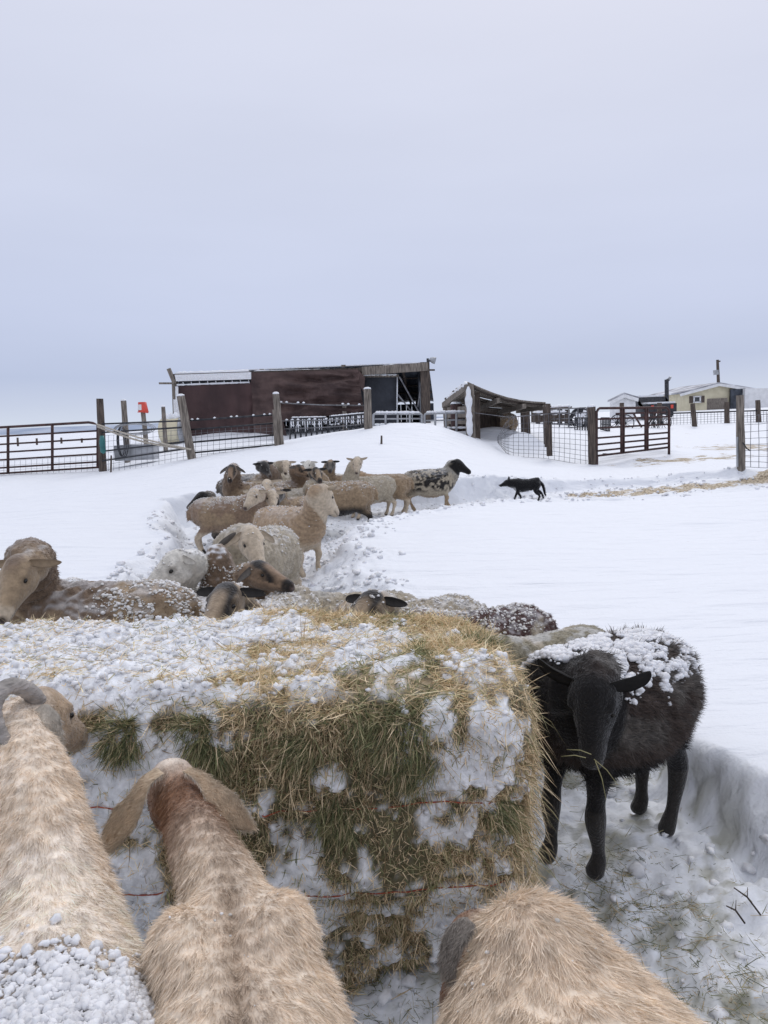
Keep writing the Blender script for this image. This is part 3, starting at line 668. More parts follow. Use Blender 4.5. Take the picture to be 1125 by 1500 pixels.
def animal(label, sch, back, heading, scale, poll, nose, cat='sheep', name='sheep', group=SHEEPGROUP, snow=.3, snow_r=.007, fluff=1., strands=4000, slen=.03, swid=.003, voxel=.013, wide=1., neck_r=1., ears=True, ear_droop=.0, earlen=.115,
           gait=(.0, .0, .0, .0), dust=.3, lamb=False, fixz=None, bend=(0, 0), lumpy=1., head_scale=1., ear_fn=None, neck_arch=.05, wrinkle=0., legs=None, seed=1, shag=1., dorsal=None, comb=.9, headup=None, snowmask=None, neckseg=None, droop=.15, blades=False, headtone=0, bead_mat='beads', frost=None, bead_round=True, earw=1., speckle=0, deep=1., headlen=1., crown=0, legr=1., clump=.55):
    S = SCH[sch] if isinstance(sch, str) else sch
    bp = P(*back); H = .72; z0 = bp.z - H * scale if fixz is None else fixz
    gzv = gz(bp.x, bp.y); STAT.append((label[:30], round(z0 - gzv, 2)))
    root = thing(name, label, cat, (bp.x, bp.y, z0), group, math.radians(heading), scale)
    M = Matrix.Translation((bp.x, bp.y, z0)) @ Matrix.Rotation(math.radians(heading), 4, 'Z') @ Matrix.Scale(scale, 4); Mi = M.inverted()
    pl = Mi @ P(*poll); ns = Mi @ P(*nose); f = (ns - pl).normalized()
    hs = head_scale
    up = (Mi.to_3x3() @ Vector(headup if headup else (0, 0, 1))).normalized(); u = up - f * up.dot(f)
    if u.length < .15: u = (pl - Vector((.2, 0, .5))); u = u - f * u.dot(f)
    u.normalize(); s_ = f.cross(u).normalized()      # s_ : to the animal's right
    mb = MB()
    # trunk
    TRK = [(-.455, .505, .075, .085), (-.42, .51, .13, .135), (-.34, .505, .178, .175), (-.22, .485, .205, .205), (-.08, .465, .225, .225), (.07, .46, .225, .228), (.19, .475, .20, .215), (.29, .50, .165, .195), (.37, .53, .12, .155), (.42, .55, .07, .09)]
    C = []; W_ = []; H_ = []
    for (x, z, a, b) in TRK:
        yb = bend[0] * (x / .4) ** 2 + bend[1] * (x / .4)
        C.append(Vector((x, yb, z - (deep - 1) * b))); W_.append(a * fluff * wide); H_.append(b * (1 + (fluff - 1) * .5) * deep)
    loft_mesh(mb, C, W_, H_, [Vector((0, 1, 0))] * len(C), [Vector((0, 0, 1))] * len(C), 20, 2.15)
    # neck
    a0 = Vector((.22, bend[0] * .3 + bend[1] * .5, .54)); a1 = Vector((.34, bend[0] * .6 + bend[1] * .8, .60)); b1 = pl - f * .02 * hs - u * .015 * hs
    b0 = b1 - f * .05 + Vector((0, 0, -.03)) ; mid = (a1 + b0) * .5 + Vector((0, 0, neck_arch))
    nr = neck_r
    limb(mb, [(*a0, .165 * nr), (*a1, .145 * nr), (*mid, .112 * nr), (*(b0 - u * .01), .085 * nr), (*b1, .062 * hs)], 14, 5)
    # head
    L_ = .27 * hs * headlen
    loft_mesh(mb, [pl + f * (t * L_) + u * (o * hs) for (t, a, b, o) in HEADS], [a * hs for (t, a, b, o) in HEADS], [b * hs for (t, a, b, o) in HEADS], [s_] * len(HEADS), [u] * len(HEADS), 16, 2.1)
    for sg in (1, -1):   # brow and cheek
        q = pl + f * (.22 * L_) + s_ * (sg * .050 * hs) + u * .033 * hs; limb(mb, [(*(q - f * .02), .018 * hs), (*(q + f * .012), .018 * hs)], 8, 2)
        q = pl + f * (.16 * L_) + s_ * (sg * .034 * hs) - u * .045 * hs; limb(mb, [(*(q - f * .02), .036 * hs), (*(q + f * .03), .032 * hs)], 8, 2)
    lip = pl + f * (.86 * L_) - u * .038 * hs; limb(mb, [(*(lip - f * .08 * hs), .022 * hs), (*lip, .019 * hs)], 8, 2)
    # legs
    if legs is None:
        fr, rr_ = .245, -.31; legs = []
        for k, sg in ((0, 1), (1, -1)):
            d = gait[k]
            legs.append([(fr - .02, sg * .10, .44, .085), (fr - .03, sg * .115, .34, .066), (fr + d * .30, sg * .115, .25, .034), (fr + .012 + d * .45, sg * .115, .20, .038), (fr - .004 + d * .8, sg * .112, .12, .023), (fr + d, sg * .11, .06, .030), (fr + d + .025, sg * .11, .02, .034)])
        for k, sg in ((2, 1), (3, -1)):
            d = gait[k]
            legs.append([(rr_ + .02, sg * .09, .47, .125), (rr_ + .05, sg * .115, .36, .092), (rr_ - .03 + d * .25, sg * .113, .285, .046), (rr_ - .085 + d * .35, sg * .112, .225, .040), (rr_ - .065 + d * .7, sg * .108, .13, .025), (rr_ - .045 + d, sg * .105, .06, .030), (rr_ - .02 + d, sg * .105, .02, .034)])
    legs = [[(x, y, z, r * (legr if z < .4 else 1)) for (x, y, z, r) in lg] for lg in legs]
    lift = min(max((z0 - gzv) / scale, -.14), .35) - .01
    legs = [[(x, y, z - lift * sst(.42, .10, np.array([z]))[0], r) for (x, y, z, r) in lg] for lg in legs]
    if blades:
        for sg in (1, -1): limb(mb, [(.08, sg * .085 * wide, .63, .055), (.18, sg * .10 * wide, .64, .07), (.27, sg * .10 * wide, .60, .07)], 10, 3)
    for lg in legs: limb(mb, lg, 10, 4)
    # tail
    limb(mb, [(-.44, bend[0] - bend[1], .60, .03), (-.49, bend[0] - bend[1], .53, .026), (-.50, bend[0] - bend[1], .43, .02)], 8, 3)
    me = fuse(mb, voxel, 4)
    V = verts(me); Nn = normals(me)
    # head space coordinates
    h = V - np.array(pl); t = h @ np.array(f) / L_; su = h @ np.array(s_) / hs; uu = h @ np.array(u) / hs
    rad = np.sqrt(su ** 2 + uu ** 2)
    hm = sst(-.35, .02, t) * (1 - sst(.115, .14, rad)) * (t < 1.4)
    sdv = seed * 13.7
    bodym = (1 - hm) * sst(.26, .36, V[:, 2] + .3 * hm)
    # wool relief
    a_ = (fbm(V * 9 + sdv, 2, seed) - .5) * .022 * lumpy + (.45 - worley(V * 26 + sdv, seed + 2)) * .016 * lumpy
    if wrinkle:
        q = V - np.array(a1); ax = unit(np.array(b0 - a1)[None])[0]; al = q @ ax
        nm = np.exp(-((al - .08) / .22) ** 2) * bodym
        a_ = a_ + wrinkle * nm * np.sin((al + .03 * fbm(V * 8, 2, 8)) * 140) * .009
    if dorsal:     # parted, sunken coat along the spine
        yb = bend[0] * (V[:, 0] / .4) ** 2 + bend[1] * (V[:, 0] / .4)
        a_ = a_ - dorsal * np.exp(-((V[:, 1] - yb) / .025) ** 2) * (V[:, 2] > .5) * sst(.36, .2, V[:, 0]) * .02
    V = V + Nn * (a_ * bodym)[:, None]
    # eye sockets, nostrils, mouth line
    es = np.exp(-(((t - .30) * L_ / hs) ** 2 + (uu - .018) ** 2) / .016 ** 2) * (np.abs(su) > .03)
    V = V - Nn * (es * .008 * hs)[:, None]
    nos = np.exp(-(((t - .97) * .27) ** 2 + (np.abs(su) - .014) ** 2 + (uu - .002) ** 2) / .008 ** 2) * (t > .8); V = V - Nn * (nos * .006)[:, None]
    setv(me, V)
    # colours
    n = len(V); Cc = np.tile(S['body'], (n, 1))
    def mixc(m, c): 
        nonlocal Cc; m = np.clip(m, 0, 1)[:, None]; Cc = Cc * (1 - m) + c * m
    nf = fbm(V * 6 + sdv, 3, 50 + seed)
    if S['pa']: mixc(sst(.58 - .2 * S['pa'], .66 - .2 * S['pa'], nf if not speckle else .45 * nf + .55 * fbm(V * speckle + sdv, 2, 51)), S['patch'])
    mixc(sst(.40, .31, V[:, 2]) * (1 - hm), S['belly']); mixc(sst(-.25, -.42, V[:, 0]) * .8, S['rump'])
    nd = np.linalg.norm(V - np.array(mid), axis=1); mixc(sst(.26, .10, nd) * (1 - hm) + sst(.30, .45, V[:, 0]) * .7 * (1 - hm), S['neck'])
    if headtone: mixc(sst(headtone, headtone * .35, np.linalg.norm(V - np.array(pl), axis=1) + (nf - .5) * .1), S['face'])
    mixc(sst(.30, .24, V[:, 2]) * (1 - hm), S['leg'])
    mixc(hm, S['face'])
    nh = (fbm(V * 30 + sdv, 2, 9) - .5)
    mixc(hm * sst(.70, .88, t + nh * .3), S['muzzle']); mixc(hm * sst(.045, .06, uu + nh * .03) * sst(.35, .1, t), S['cap'])
    mixc(hm * np.exp(-((np.abs(su) - .047) / .016) ** 2) * sst(-.1, .1, t) * sst(.75, .5, t) * (uu > -.01), S['stripe']); mixc(hm * sst(-.02, -.045, uu + nh * .02) * sst(.9, .6, t), S['jaw'])
    if crown: mixc(crown * np.exp(-(np.linalg.norm(V - np.array(pl - f * .03 + u * .05), axis=1) / .055) ** 2), C_['goatpale'])
    mixc(hm * sst(.93, .985, t) * (uu > -.035), S['nose']); mixc(np.clip(hm * nos * 1.6, 0, 1), np.array([.02, .015, .013]))
    mixc(hm * np.exp(-((uu + .030) / .0045) ** 2) * sst(.62, .75, t) * .8, S['face'] * .2)   # mouth line
    mixc(hm * np.exp(-(((t - .30) * L_ / hs) ** 2 + (uu - .018) ** 2) / .019 ** 2) * (np.abs(su) > .03) * .6, S['face'] * .3)   # dark lids
    if dorsal: mixc(np.exp(-((V[:, 1] - bend[0] * (V[:, 0] / .4) ** 2 - bend[1] * V[:, 0] / .4 + .02 * (nf - .5)) / .035) ** 2) * (V[:, 2] > .5) * (1 - hm) * .5, np.array([.27, .165, .09]))
    Nn = normals(me)
    ds = dust * sst(.35, .8, Nn[:, 2]) * sst(.42, .56, fbm(V * 12 + sdv, 3, 70)) * (V[:, 2] > .45) * (1 - .93 * hm); base = Cc.copy(); mixc(ds, np.array([.78, .79, .81]))
    if frost: mixc(frost(V) * (1 - hm), np.array([.82, .82, .83]))
    Cc *= (.90 + .20 * nf)[:, None]
    mixc(sst(.045, .03, V[:, 2]), np.array([.03, .027, .024]))
    set_col(me, Cc)
    link('body', me, 'coat', root)
    # strands of wool / hair
    if strands:
        m = (1 - .6 * hm) * sst(.12, .3, V[:, 2])
        if snowmask: m = m * (1 - .8 * snowmask(V))
        pos, nn, vi = sample(me, strands, mask=m)
        cl = np.floor(pos / (.022 * shag) + rng.normal(size=3)); cr_ = np.stack([_h(cl[:, 0], cl[:, 1], cl[:, 2], q) - .5 for q in (1, 2, 3)], 1)
        back_ = np.tile([[-1., 0, 0]], (strands, 1)); hv = np.array(f); fn = sst(.15, .55, pos[:, 0])[:, None]
        back_ = unit(back_ * (1 - fn) - unit(np.array(b1 - a1))[None] * fn)
        side = np.stack([0 * pos[:, 0], np.sign(pos[:, 1]) * .35 * np.minimum(1, np.abs(pos[:, 1]) / .05), -.55 + 0 * pos[:, 0]], 1)
        D = unit(nn * max(.25, 1.0 - comb * .55) + (back_ * .7 + side * .75) * comb + cr_ * clump + rng.normal(size=pos.shape) * .14)
        D = unit(D - nn * np.minimum((D * nn).sum(1) - .12, 0)[:, None])
        Ls = slen * (.5 + .9 * rng.random(strands)) * (1 - .75 * hm[vi]); c = Cc[vi] * (.84 + .36 * rng.random((strands, 1))) * (1 + .2 * cr_[:, :1])
        link('fleece', strands_mesh(pos - nn * .002, D, Ls, swid * (.6 + .6 * rng.random(strands)), c, curl=.35), 'fur', root)
    # snow clinging to the back
    if snow > 0:
        sm = sst(.15, .60, Nn[:, 2]) * (V[:, 2] > .50) * (1 - hm * .8) * sst(.40, .50, fbm(V * 7 + sdv, 2, 33))
        if snowmask: sm = snowmask(V) * (1 - hm) * (np.linalg.norm(V - np.array(pl), axis=1) > .17)
        if sm.sum() > 20:
            k = int(snow * 1400); pos, nn, vi = sample(me, k, mask=sm)
            R_ = snow_r * (.30 + 1.0 * rng.random(k) ** 2.6)
            link('snow_crust', lumps_mesh(pos + nn * (slen * .2 + R_[:, None] * .1), R_, .8, bead_round), bead_mat, root)
    # eyes and ears
    for sg in (1, -1):
        q = pl + f * (.30 * L_) + s_ * (sg * .0565 * hs) + u * .018 * hs
        e = MB(); r = .0115 * hs
        for (rr2) in (1,):
            ring = [q + s_ * (sg * r * .0)]
        loft_mesh(e, [q - s_ * sg * r * .6, q - s_ * sg * r * .2, q + s_ * sg * r * .25, q + s_ * sg * r * .55], [r * .7, r, r * .85, r * .3], [r * .6, r * .8, r * .7, r * .25], [f] * 4, [u] * 4, 10)
        link('eye', e.mesh(True), 'eye', root)
        if ears and not ear_fn:
            r0 = pl + f * (-.02 * L_) + s_ * (sg * .05 * hs) + u * .035 * hs
            out = s_ * sg; dn = (Vector((0, 0, -1)) * .75 - u * .25) * (droop + ear_droop)
            p1 = r0 + (out * .9 + dn * .85 - f * .08).normalized() * earlen * .35
            p2 = r0 + (out * .9 + dn * .8 - f * .15).normalized() * earlen * .72; p3 = r0 + (out * .9 + dn * .9 - f * .22).normalized() * earlen * 1.03
            nrm = (f * .75 + u * .5 - dn * .2).normalized()
            ec = S['ear'] * .8; ear_mesh(root, [tuple(r0), tuple(p1), tuple(p2), tuple(p3)], .0205 * hs * earw, tuple(nrm), ec * 1.1 + .01, ec, cup=.5, tipw=.12)
    if ear_fn: ear_fn(root, Mi, S)
    return root, M

ST = lambda d: dict(strands=int(110000 / max(d, 3) ** 1.35), slen=.011 + .0009 * d, swid=.00045 * d + .0008, shag=.8, comb=1.15, voxel=min(.016, max(.0095, .0022 * d)))
def sheep(label, sch, back, heading, scale, poll, nose, **k):
    d = back[2]; kw = ST(d); kw.update(k)
    if d > 6: kw['dust'] = kw.get('dust', .3) * .55
    return animal(label, sch, back, heading, scale, poll, nose, **kw)
# ------------------------------------------------------------------ buildings and fences
def snow_strip(mb, a, b, w, h, seg=14, seed=1):
    a = Vector(a); b = Vector(b)
    ks = [.34 + .28 * _h(np.array([i]), np.array([seed]), np.array([3]))[0] for i in range(seg + 1)]; ks[0] = ks[-1] = .12
    mb.tube([a.lerp(b, i / seg) + Vector((0, 0, h * .3 * ks[i])) for i in range(seg + 1)], [w * k for k in ks], 7)
    return mb
def cloth(corners, nu, nv, amp, seed, sag=0):
    """tarp: bilinear patch with real folds, thickness by solid back"""
    a, b, c, d = [Vector(x) for x in corners]   # a-b top, d-c bottom
    n = ((b - a).cross(d - a)).normalized(); U, Vv = np.meshgrid(np.linspace(0, 1, nu), np.linspace(0, 1, nv)); U = U.ravel(); Vv = Vv.ravel()
    A = lambda p: np.array(p)[None]
    Q = A(a) * ((1 - U) * (1 - Vv))[:, None] + A(b) * (U * (1 - Vv))[:, None] + A(c) * (U * Vv)[:, None] + A(d) * ((1 - U) * Vv)[:, None]
    q = (U * 1.0 + Vv * .5); f = (fbm(P3(U * 3.2 + Vv * 1.4, (Vv - U * .35) * 7, seed), 3, seed) - .5) * amp * 2 * (.35 + U) + (fbm(P3(U * 16, Vv * 1.6, seed), 2, seed + 4) - .5) * amp * .35
    f *= np.clip(np.minimum(Vv * 6, 1), 0, 1) * .9 + .1
    Q = Q + np.array(n)[None] * f[:, None]; Q[:, 2] -= sag * np.sin(U * PI) * (Vv > .99)
    i = (np.arange(nv - 1)[:, None] * nu + np.arange(nu - 1)[None]).ravel(); F = np.stack([i, i + 1, i + nu + 1, i + nu], 1)
    m = len(Q); B = Q - np.array(n)[None] * .02
    return np.concatenate([Q, B]), np.concatenate([F, F[:, ::-1] + m])
def cloth_part(name, mat, root, *a, **k):
    V, F = cloth(*a, **k); return link(name, np_mesh(V - np.array(root.location), F, True), mat, root)

# --- big open fronted shed hung with brown tarps
def big_shed():
    Y = 29.0; F = lambda x, y, d=0: P(x, y, Y + d)
    base = F(440, 650); base.z = gz(base.x, base.y)
    S = thing('livestock_shed', 'long open fronted shed hung with brown tarps, snow along its roof edge', 'shed', tuple(base))
    def down(x, y, d=0, z=.3): p = F(x, y, d); p.z = z; return p
    dp = 5.2
    # roof: corrugated sheet sloping down to the back, on beams
    A = F(252, 549); B = F(628, 533); A2 = A + Vector((.4, dp, -1.25)); B2 = B + Vector((.5, dp, -1.25))
    n = 60; V = []; Fq = []
    for k in range(n + 1):
        p = A.lerp(B, k / n); q = A2.lerp(B2, k / n); dz = .035 * (k % 2)
        for s in (0, -.03): V += [p + Vector((0, 0, dz + s)), q + Vector((0, 0, dz + s))]
    for k in range(n):
        a = k * 4; Fq += [(a, a + 1, a + 5, a + 4), (a + 2, a + 6, a + 7, a + 3), (a, a + 4, a + 6, a + 2), (a + 1, a + 3, a + 7, a + 5)]
    m = MB(); m.add(V, Fq); m.part('roof', 'shade_metal', S)
    # snow on the roof
    m = MB(); m.hexa([A + Vector((.15, .06, .05)), A2 + Vector((0, 0, .05)), A2 + Vector((0, 0, .10)), A + Vector((.15, .06, .10))], [B + Vector((-.1, .06, .05)), B2 + Vector((0, 0, .05)), B2 + Vector((0, 0, .1)), B + Vector((-.1, .06, .08))])
    m.part('roof_snow', 'snow', S)
    # front beams
    m = MB(); m.bar(F(252, 551, -.03), F(545, 541, -.03), .12, .14); m.part('front_beam', 'dark_wood', S)
    m = MB(); m.bar(F(530, 543.5, -.06), F(627, 537, -.06), .12, .30); m.part('fascia_board', 'wood', S)
    m = MB(); snow_strip(m, F(556, 537), F(624, 533.5), .10, .05, 16, 2); snow_strip(m, F(256, 548), F(366, 545), .16, .08, 30, 3); snow_strip(m, F(372, 543.5), F(530, 540.5), .06, .02, 30, 5); m.part('eave_snow', 'snow', S, True)
    # snow plastered strip and purlin gap on the left
    cloth_part('snowy_flap', 'crust', S, [F(256, 549, -.16), F(368, 545, -.16), F(368, 555.5, -.16), F(258, 558.5, -.16)], 60, 8, .04, 3)
    m = MB(); m.bar(F(258, 561.5, .05), F(368, 558, .05), .06, .12); m.part('purlin', 'black_steel', S)
    m = MB(); snow_strip(m, F(258, 564, -.06), F(366, 560, -.06), .07, .03, 40, 7)
    for k in range(9): p = F(268 + k * 12, 559.5 - k * .4, -.06); m.bar(p, p + Vector((.02, 0, -.13)), .03)
    m.part('icicles', 'snow', S, True)
    # tarps
    cloth_part('left_tarp', 'tarp_dark', S, [F(258, 563, -.02), F(369, 559.5, -.02), down(371, 640, -.02), down(262, 640, -.02)], 60, 40, .14, 11)
    cloth_part('centre_tarp', 'tarp', S, [F(367, 546, -.14), F(524, 541, -.14), F(533, 602, -.14), F(371, 624, -.14)], 90, 50, .45, 13)
    cloth_part('lower_tarp', 'tarp', S, [F(371, 622, -.10), F(415, 617, -.10), down(428, 650, -.10), down(371, 650, -.10)], 40, 30, .10, 14)
    cloth_part('tarp_corner', 'tarp', S, [F(512, 541, -.16), F(524, 541, -.16), F(535, 553, -.12), F(533, 575, -.12)], 12, 12, .02, 17)
    cloth_part('black_tarp', 'black_tarp', S, [F(526, 551, .3), F(583, 551, .3), down(581, 600, .3, 1.2), down(526, 600, .3, 1.2)], 40, 30, .06, 19)
    m = MB(); m.bar(F(528, 551, .2), F(584, 550.5, .2), .05, .10); m.part('tarp_rail', 'wood', S)
    m = MB(); snow_strip(m, F(530, 549.6, .2), F(583, 549, .2), .08, .03, 20, 9); m.bar(F(582, 551, .2), F(581.5, 604, .2), .045); m.part('frosted_pole', 'snow', S, True)
    # posts
    for i, (x, yt, wd) in enumerate([(256, 548, .20), (384, 541, .16), (503, 534.5, .16), (622, 531, .34)]):
        m = MB(); p = F(x, yt, .12); q = down(x + 2.5, 650, .12, .3); m.bar(q, p, wd); m.part('post', 'wood' if i != 3 else 'dark_wood', S)
    for x in (420, 520, 600):
        m = MB(); p = A2.lerp(B2, (x - 252) / 376); m.bar((p.x, p.y - .1, .3), p, .15); m.part('back_post', 'dark_wood', S)
    # rafters seen from below in the open bay
    for k in range(14):
        t = .04 + k / 14.; p = A.lerp(B, t) + Vector((0, 0, -.14)); q = A2.lerp(B2, t) + Vector((0, 0, -.14)); m = MB(); m.bar(p, q, .06, .16); m.part('rafter', 'dark_wood', S)
    for k in range(5): t = (k + .5) / 5; p = A.lerp(A2, t); q = B.lerp(B2, t); m = MB(); m.bar(p + Vector((0, 0, -.05)), q + Vector((0, 0, -.05)), .05, .05); m.part('purlin', 'dark_wood', S)
    # back and side walls of dark boards
    m = MB(); b0 = A2 - Vector((0, .15, .1)); b1 = B2 - Vector((0, .15, .1)); nb = 40
    for k in range(nb):
        p = b0.lerp(b1, k / nb); q = b0.lerp(b1, (k + .93) / nb); c = (p + q) / 2; m.box((c.x, c.y, (c.z + .3) / 2), ((q - p).length, .04, c.z - .3))
    m.part('back_wall', 'shade_metal', S)
    m = MB(); p = F(256, 562, .2); q = A2 + Vector((.1, 0, -.2)); m.hexa([(p.x, p.y, .3), (q.x, q.y, .3), q, p], [(p.x + .05, p.y, .3), (q.x + .05, q.y, .3), q + Vector((.05, 0, 0)), p + Vector((.05, 0, 0))]); m.part('side_wall', 'dark_wood', S)
    m = MB(); p = F(612, 548, 1.2); q = B2 + Vector((-.3, 0, -.4)); m.hexa([(p.x, p.y, .8), (q.x, q.y, .8), q, p], [(p.x + .05, p.y, .8), (q.x + .05, q.y, .8), q + Vector((.05, 0, 0)), p + Vector((.05, 0, 0))]); m.part('side_panel', 'shade_metal', S)
    # stays and braces
    for a in (((585, 552), (613, 603)), ((583, 578), (602, 602)), ((620, 540), (612, 596))):
        m = MB(); m.bar(F(*a[0], .1), F(*a[1], .1), .05); m.part('brace', 'wire', S)
    m = MB(); m.bar(F(233, 561.5, .05), F(262, 561.5, .05), .07); m.part('projecting_pole', 'wood', S)
    m = MB(); m.bar(F(247, 540, -.05), F(256, 562, -.05), .10, .14); m.part('leaning_board', 'wood', S)
    m = MB(); m.bar(F(624, 542, 0), F(637, 542, 0), .06); m.part('projecting_pole', 'dark_wood', S)
    # yard lamp on its own bracket
    m = MB(); m.tube([F(627, 560), F(626.5, 525)], .045, 8); m.bar(F(626.5, 529), F(633, 529), .05); m.part('lamp_bracket', 'black_steel', S)
    m = MB(); p = F(634, 527.5); m.tube([p + Vector((-.12, 0, .05)), p, p + Vector((.10, 0, -.03))], [.05, .12, .13], 10); m.part('lamp_head', 'grey_metal', S, True)
    # frosted side boards at the left corner
    for k, (x, y0, y1) in enumerate([(256, 585, 640), (259, 566, 640), (262, 600, 640)]):
        m = MB(); m.bar(F(x, y0, -.12 - .03 * k), down(x + 1, 640, -.12 - .03 * k, 1.0), .10, .05); m.part('side_board', 'crust', S)
big_shed()
# hay coloured clutter left of shed
p = P(254, 640, 27.6); p.z = gz(p.x, p.y)
T = thing('mineral_tub', 'yellowish snow crusted tub on its side at the left corner of the big shed', 'tub', tuple(p))
m = MB(); m.tube([p + Vector((-.45, 0, .45)), p + Vector((-.40, 0, .45)), p + Vector((.25, 0, .45)), p + Vector((.3, 0, .45))], [.30, .42, .46, .40], 18); m.part('tub_body', 'cream', T, True)
m = MB(); m.tube([p + Vector((.28, 0, .45)), p + Vector((.34, 0, .45))], [.48, .48], 18); m.part('rim', 'grey_metal', T, True)
m = MB(); snow_strip(m, p + Vector((-.4, 0, .88)), p + Vector((.3, 0, .9)), .35, .1, 8, 3); m.part('snow_cap', 'snow', T, True)

# --- cattle panels frosted with snow along the shed front
def pipe_panel(name, label, cat, x0, x1, ytop, ybot, Y0, Y1, rails, mats, uprights=2, group=None, r=.028, snow=0, mesh=None, parent=None, corner=True, legs=True):
    """corner coordinates in photo pixels: ytop/ybot = (left, right)"""
    a0, a1 = P(x0, ytop[0], Y0), P(x1, ytop[1], Y1); b0, b1 = P(x0, ybot[0], Y0), P(x1, ybot[1], Y1)
    R_ = parent or thing(name, label, cat, ((b0 + b1) / 2)[:], group)
    L_ = lambda u, v: a0.lerp(a1, u).lerp(b0.lerp(b1, u), v)
    m = MB(); c = .04 if corner else 0
    fr = [L_(0, 1), L_(0, c * 1.6), L_(c * .5, .02), L_(c, 0), L_(1 - c, 0), L_(1 - c * .5, .02), L_(1, c * 1.6), L_(1, 1)]; m.tube(fr, r, 8)
    m.tube([L_(0, rails[-1]), L_(1, rails[-1])], r * .9, 6); m.part('frame', mats, R_, True)
    for v in rails[:-1]: m = MB(); m.tube([L_(0, v), L_(1, v)], r * .8, 6); m.part('rail', mats, R_, True)
    for k in range(uprights): u = (k + 1) / (uprights + 1); m = MB(); d = .012 * (1); m.tube([L_(u, 0) - Vector((0, .012, 0)), L_(u, rails[-1]) - Vector((0, .012, 0))], r * 1.1, 6); m.part('upright', mats, R_, True)
    if snow: m = MB(); snow_strip(m, L_(c, 0) + Vector((0, 0, r)), L_(1 - c, 0) + Vector((0, 0, r)), snow, snow * .4, 40, 3); m.part('rail_snow', 'snow', R_, True)
    return R_, L_
def wire_mesh(R_, L_, nu, nv, name='wire_mesh', r=.008, u0=0, u1=1, v0=0, v1=1, wob=.0, mat='wire', power=1.0):
    m = MB()
    for k in range(nu + 1):
        u = u0 + (u1 - u0) * k / nu; pts = [L_(u + random.uniform(-wob, wob), v0 + (v1 - v0) * j / 4) for j in range(5)]
        for a, b in zip(pts[:-1], pts[1:]): m.bar(a, b, r)
    for k in range(nv + 1):
        v = v0 + (v1 - v0) * (k / nv) ** power; pts = [L_(u0 + (u1 - u0) * j / 8, v + random.uniform(-wob, wob)) for j in range(9)]
        for a, b in zip(pts[:-1], pts[1:]): m.bar(a, b, r)
    m.part(name, mat, R_)

# left field gate
g1, Lg = pipe_panel('field_gate', 'long brown pipe gate at the far left of the yard, snow behind it', 'gate', -175, 143, (636, 618), (706, 686), 21.6, 20.6, (.19, .36, .53, .69, .86, .98), 'rust_steel', 4, r=.034)
wire_mesh(g1, lambda u, v: Lg(u, v) + Vector((0, .06, 0)), 40, 4, v0=.72, v1=1.12, r=.006)
def post(x, yt, yb, Y, w=.17, mat='wood', label=None, group='wooden fence posts in the snow', name='fence_post', xb=None, snow=True, cat='post', parent=None):
    p = P(x, yt, Y); q = P(xb if xb is not None else x, yb, Y); g0 = gz(q.x, q.y)
    q2 = q - (p - q).normalized() * .25
    m = MB(); n = 9; pts = [q2.lerp(p, k / 6) for k in range(7)]; m.tube(pts, [w / 2 * (1.06 - .02 * k) for k in range(7)], n, .07)
    R_ = parent or thing(name, label, cat, tuple(q), group)
    m.part('post' if not parent else 'post', mat, R_)
    if snow: c = MB(); c.tube([p - Vector((0, 0, .005)), p + Vector((0, 0, .03)), p + Vector((0, 0, .05))], [w * .47, w * .44, w * .2], 9); c.part('snow_cap', 'snow', R_, True)
    return R_, p, q
post(146, 584, 690, 20.3, .19, 'dark_wood', 'thick dark weathered post where the left gate hangs', xb=151, snow=False)
post(181, 587, 678, 22.5, .17, 'wood', 'grey post between the gate post and the post with the red bucket', xb=187)
_, bp_, _ = post(209, 600, 668, 24, .15, 'wood', 'post with the red bucket upside down on its top', xb=216, snow=False)
post(239, 596, 662, 24.5, .14, 'wood', 'thin grey post right of the red bucket, before the shed corner', xb=243)
# bucket on the post
bk = thing('bucket', 'red plastic bucket turned upside down on a fence post', 'bucket', tuple(bp_))
m = MB(); c0 = bp_ + Vector((.01, 0, -.08)); m.tube([c0, c0 + Vector((.005, 0, .02)), c0 + Vector((-.01, 0, .30)), c0 + Vector((-.01, 0, .31))], [.155, .155, .125, .115], 20); m.part('bucket_shell', 'red_plastic', bk, True)
m = MB(); m.tube([c0 + Vector((0, 0, -.005)), c0 + Vector((0, 0, .018))], [.168, .168], 20); m.part('rim', 'red_plastic', bk, True)
m = MB(); m.box(c0 + Vector((-.05, -.138, .15)), (.10, .012, .17), R=Matrix.Rotation(-.10, 3, 'X')); m.part('paper_label', 'white_paint', bk)
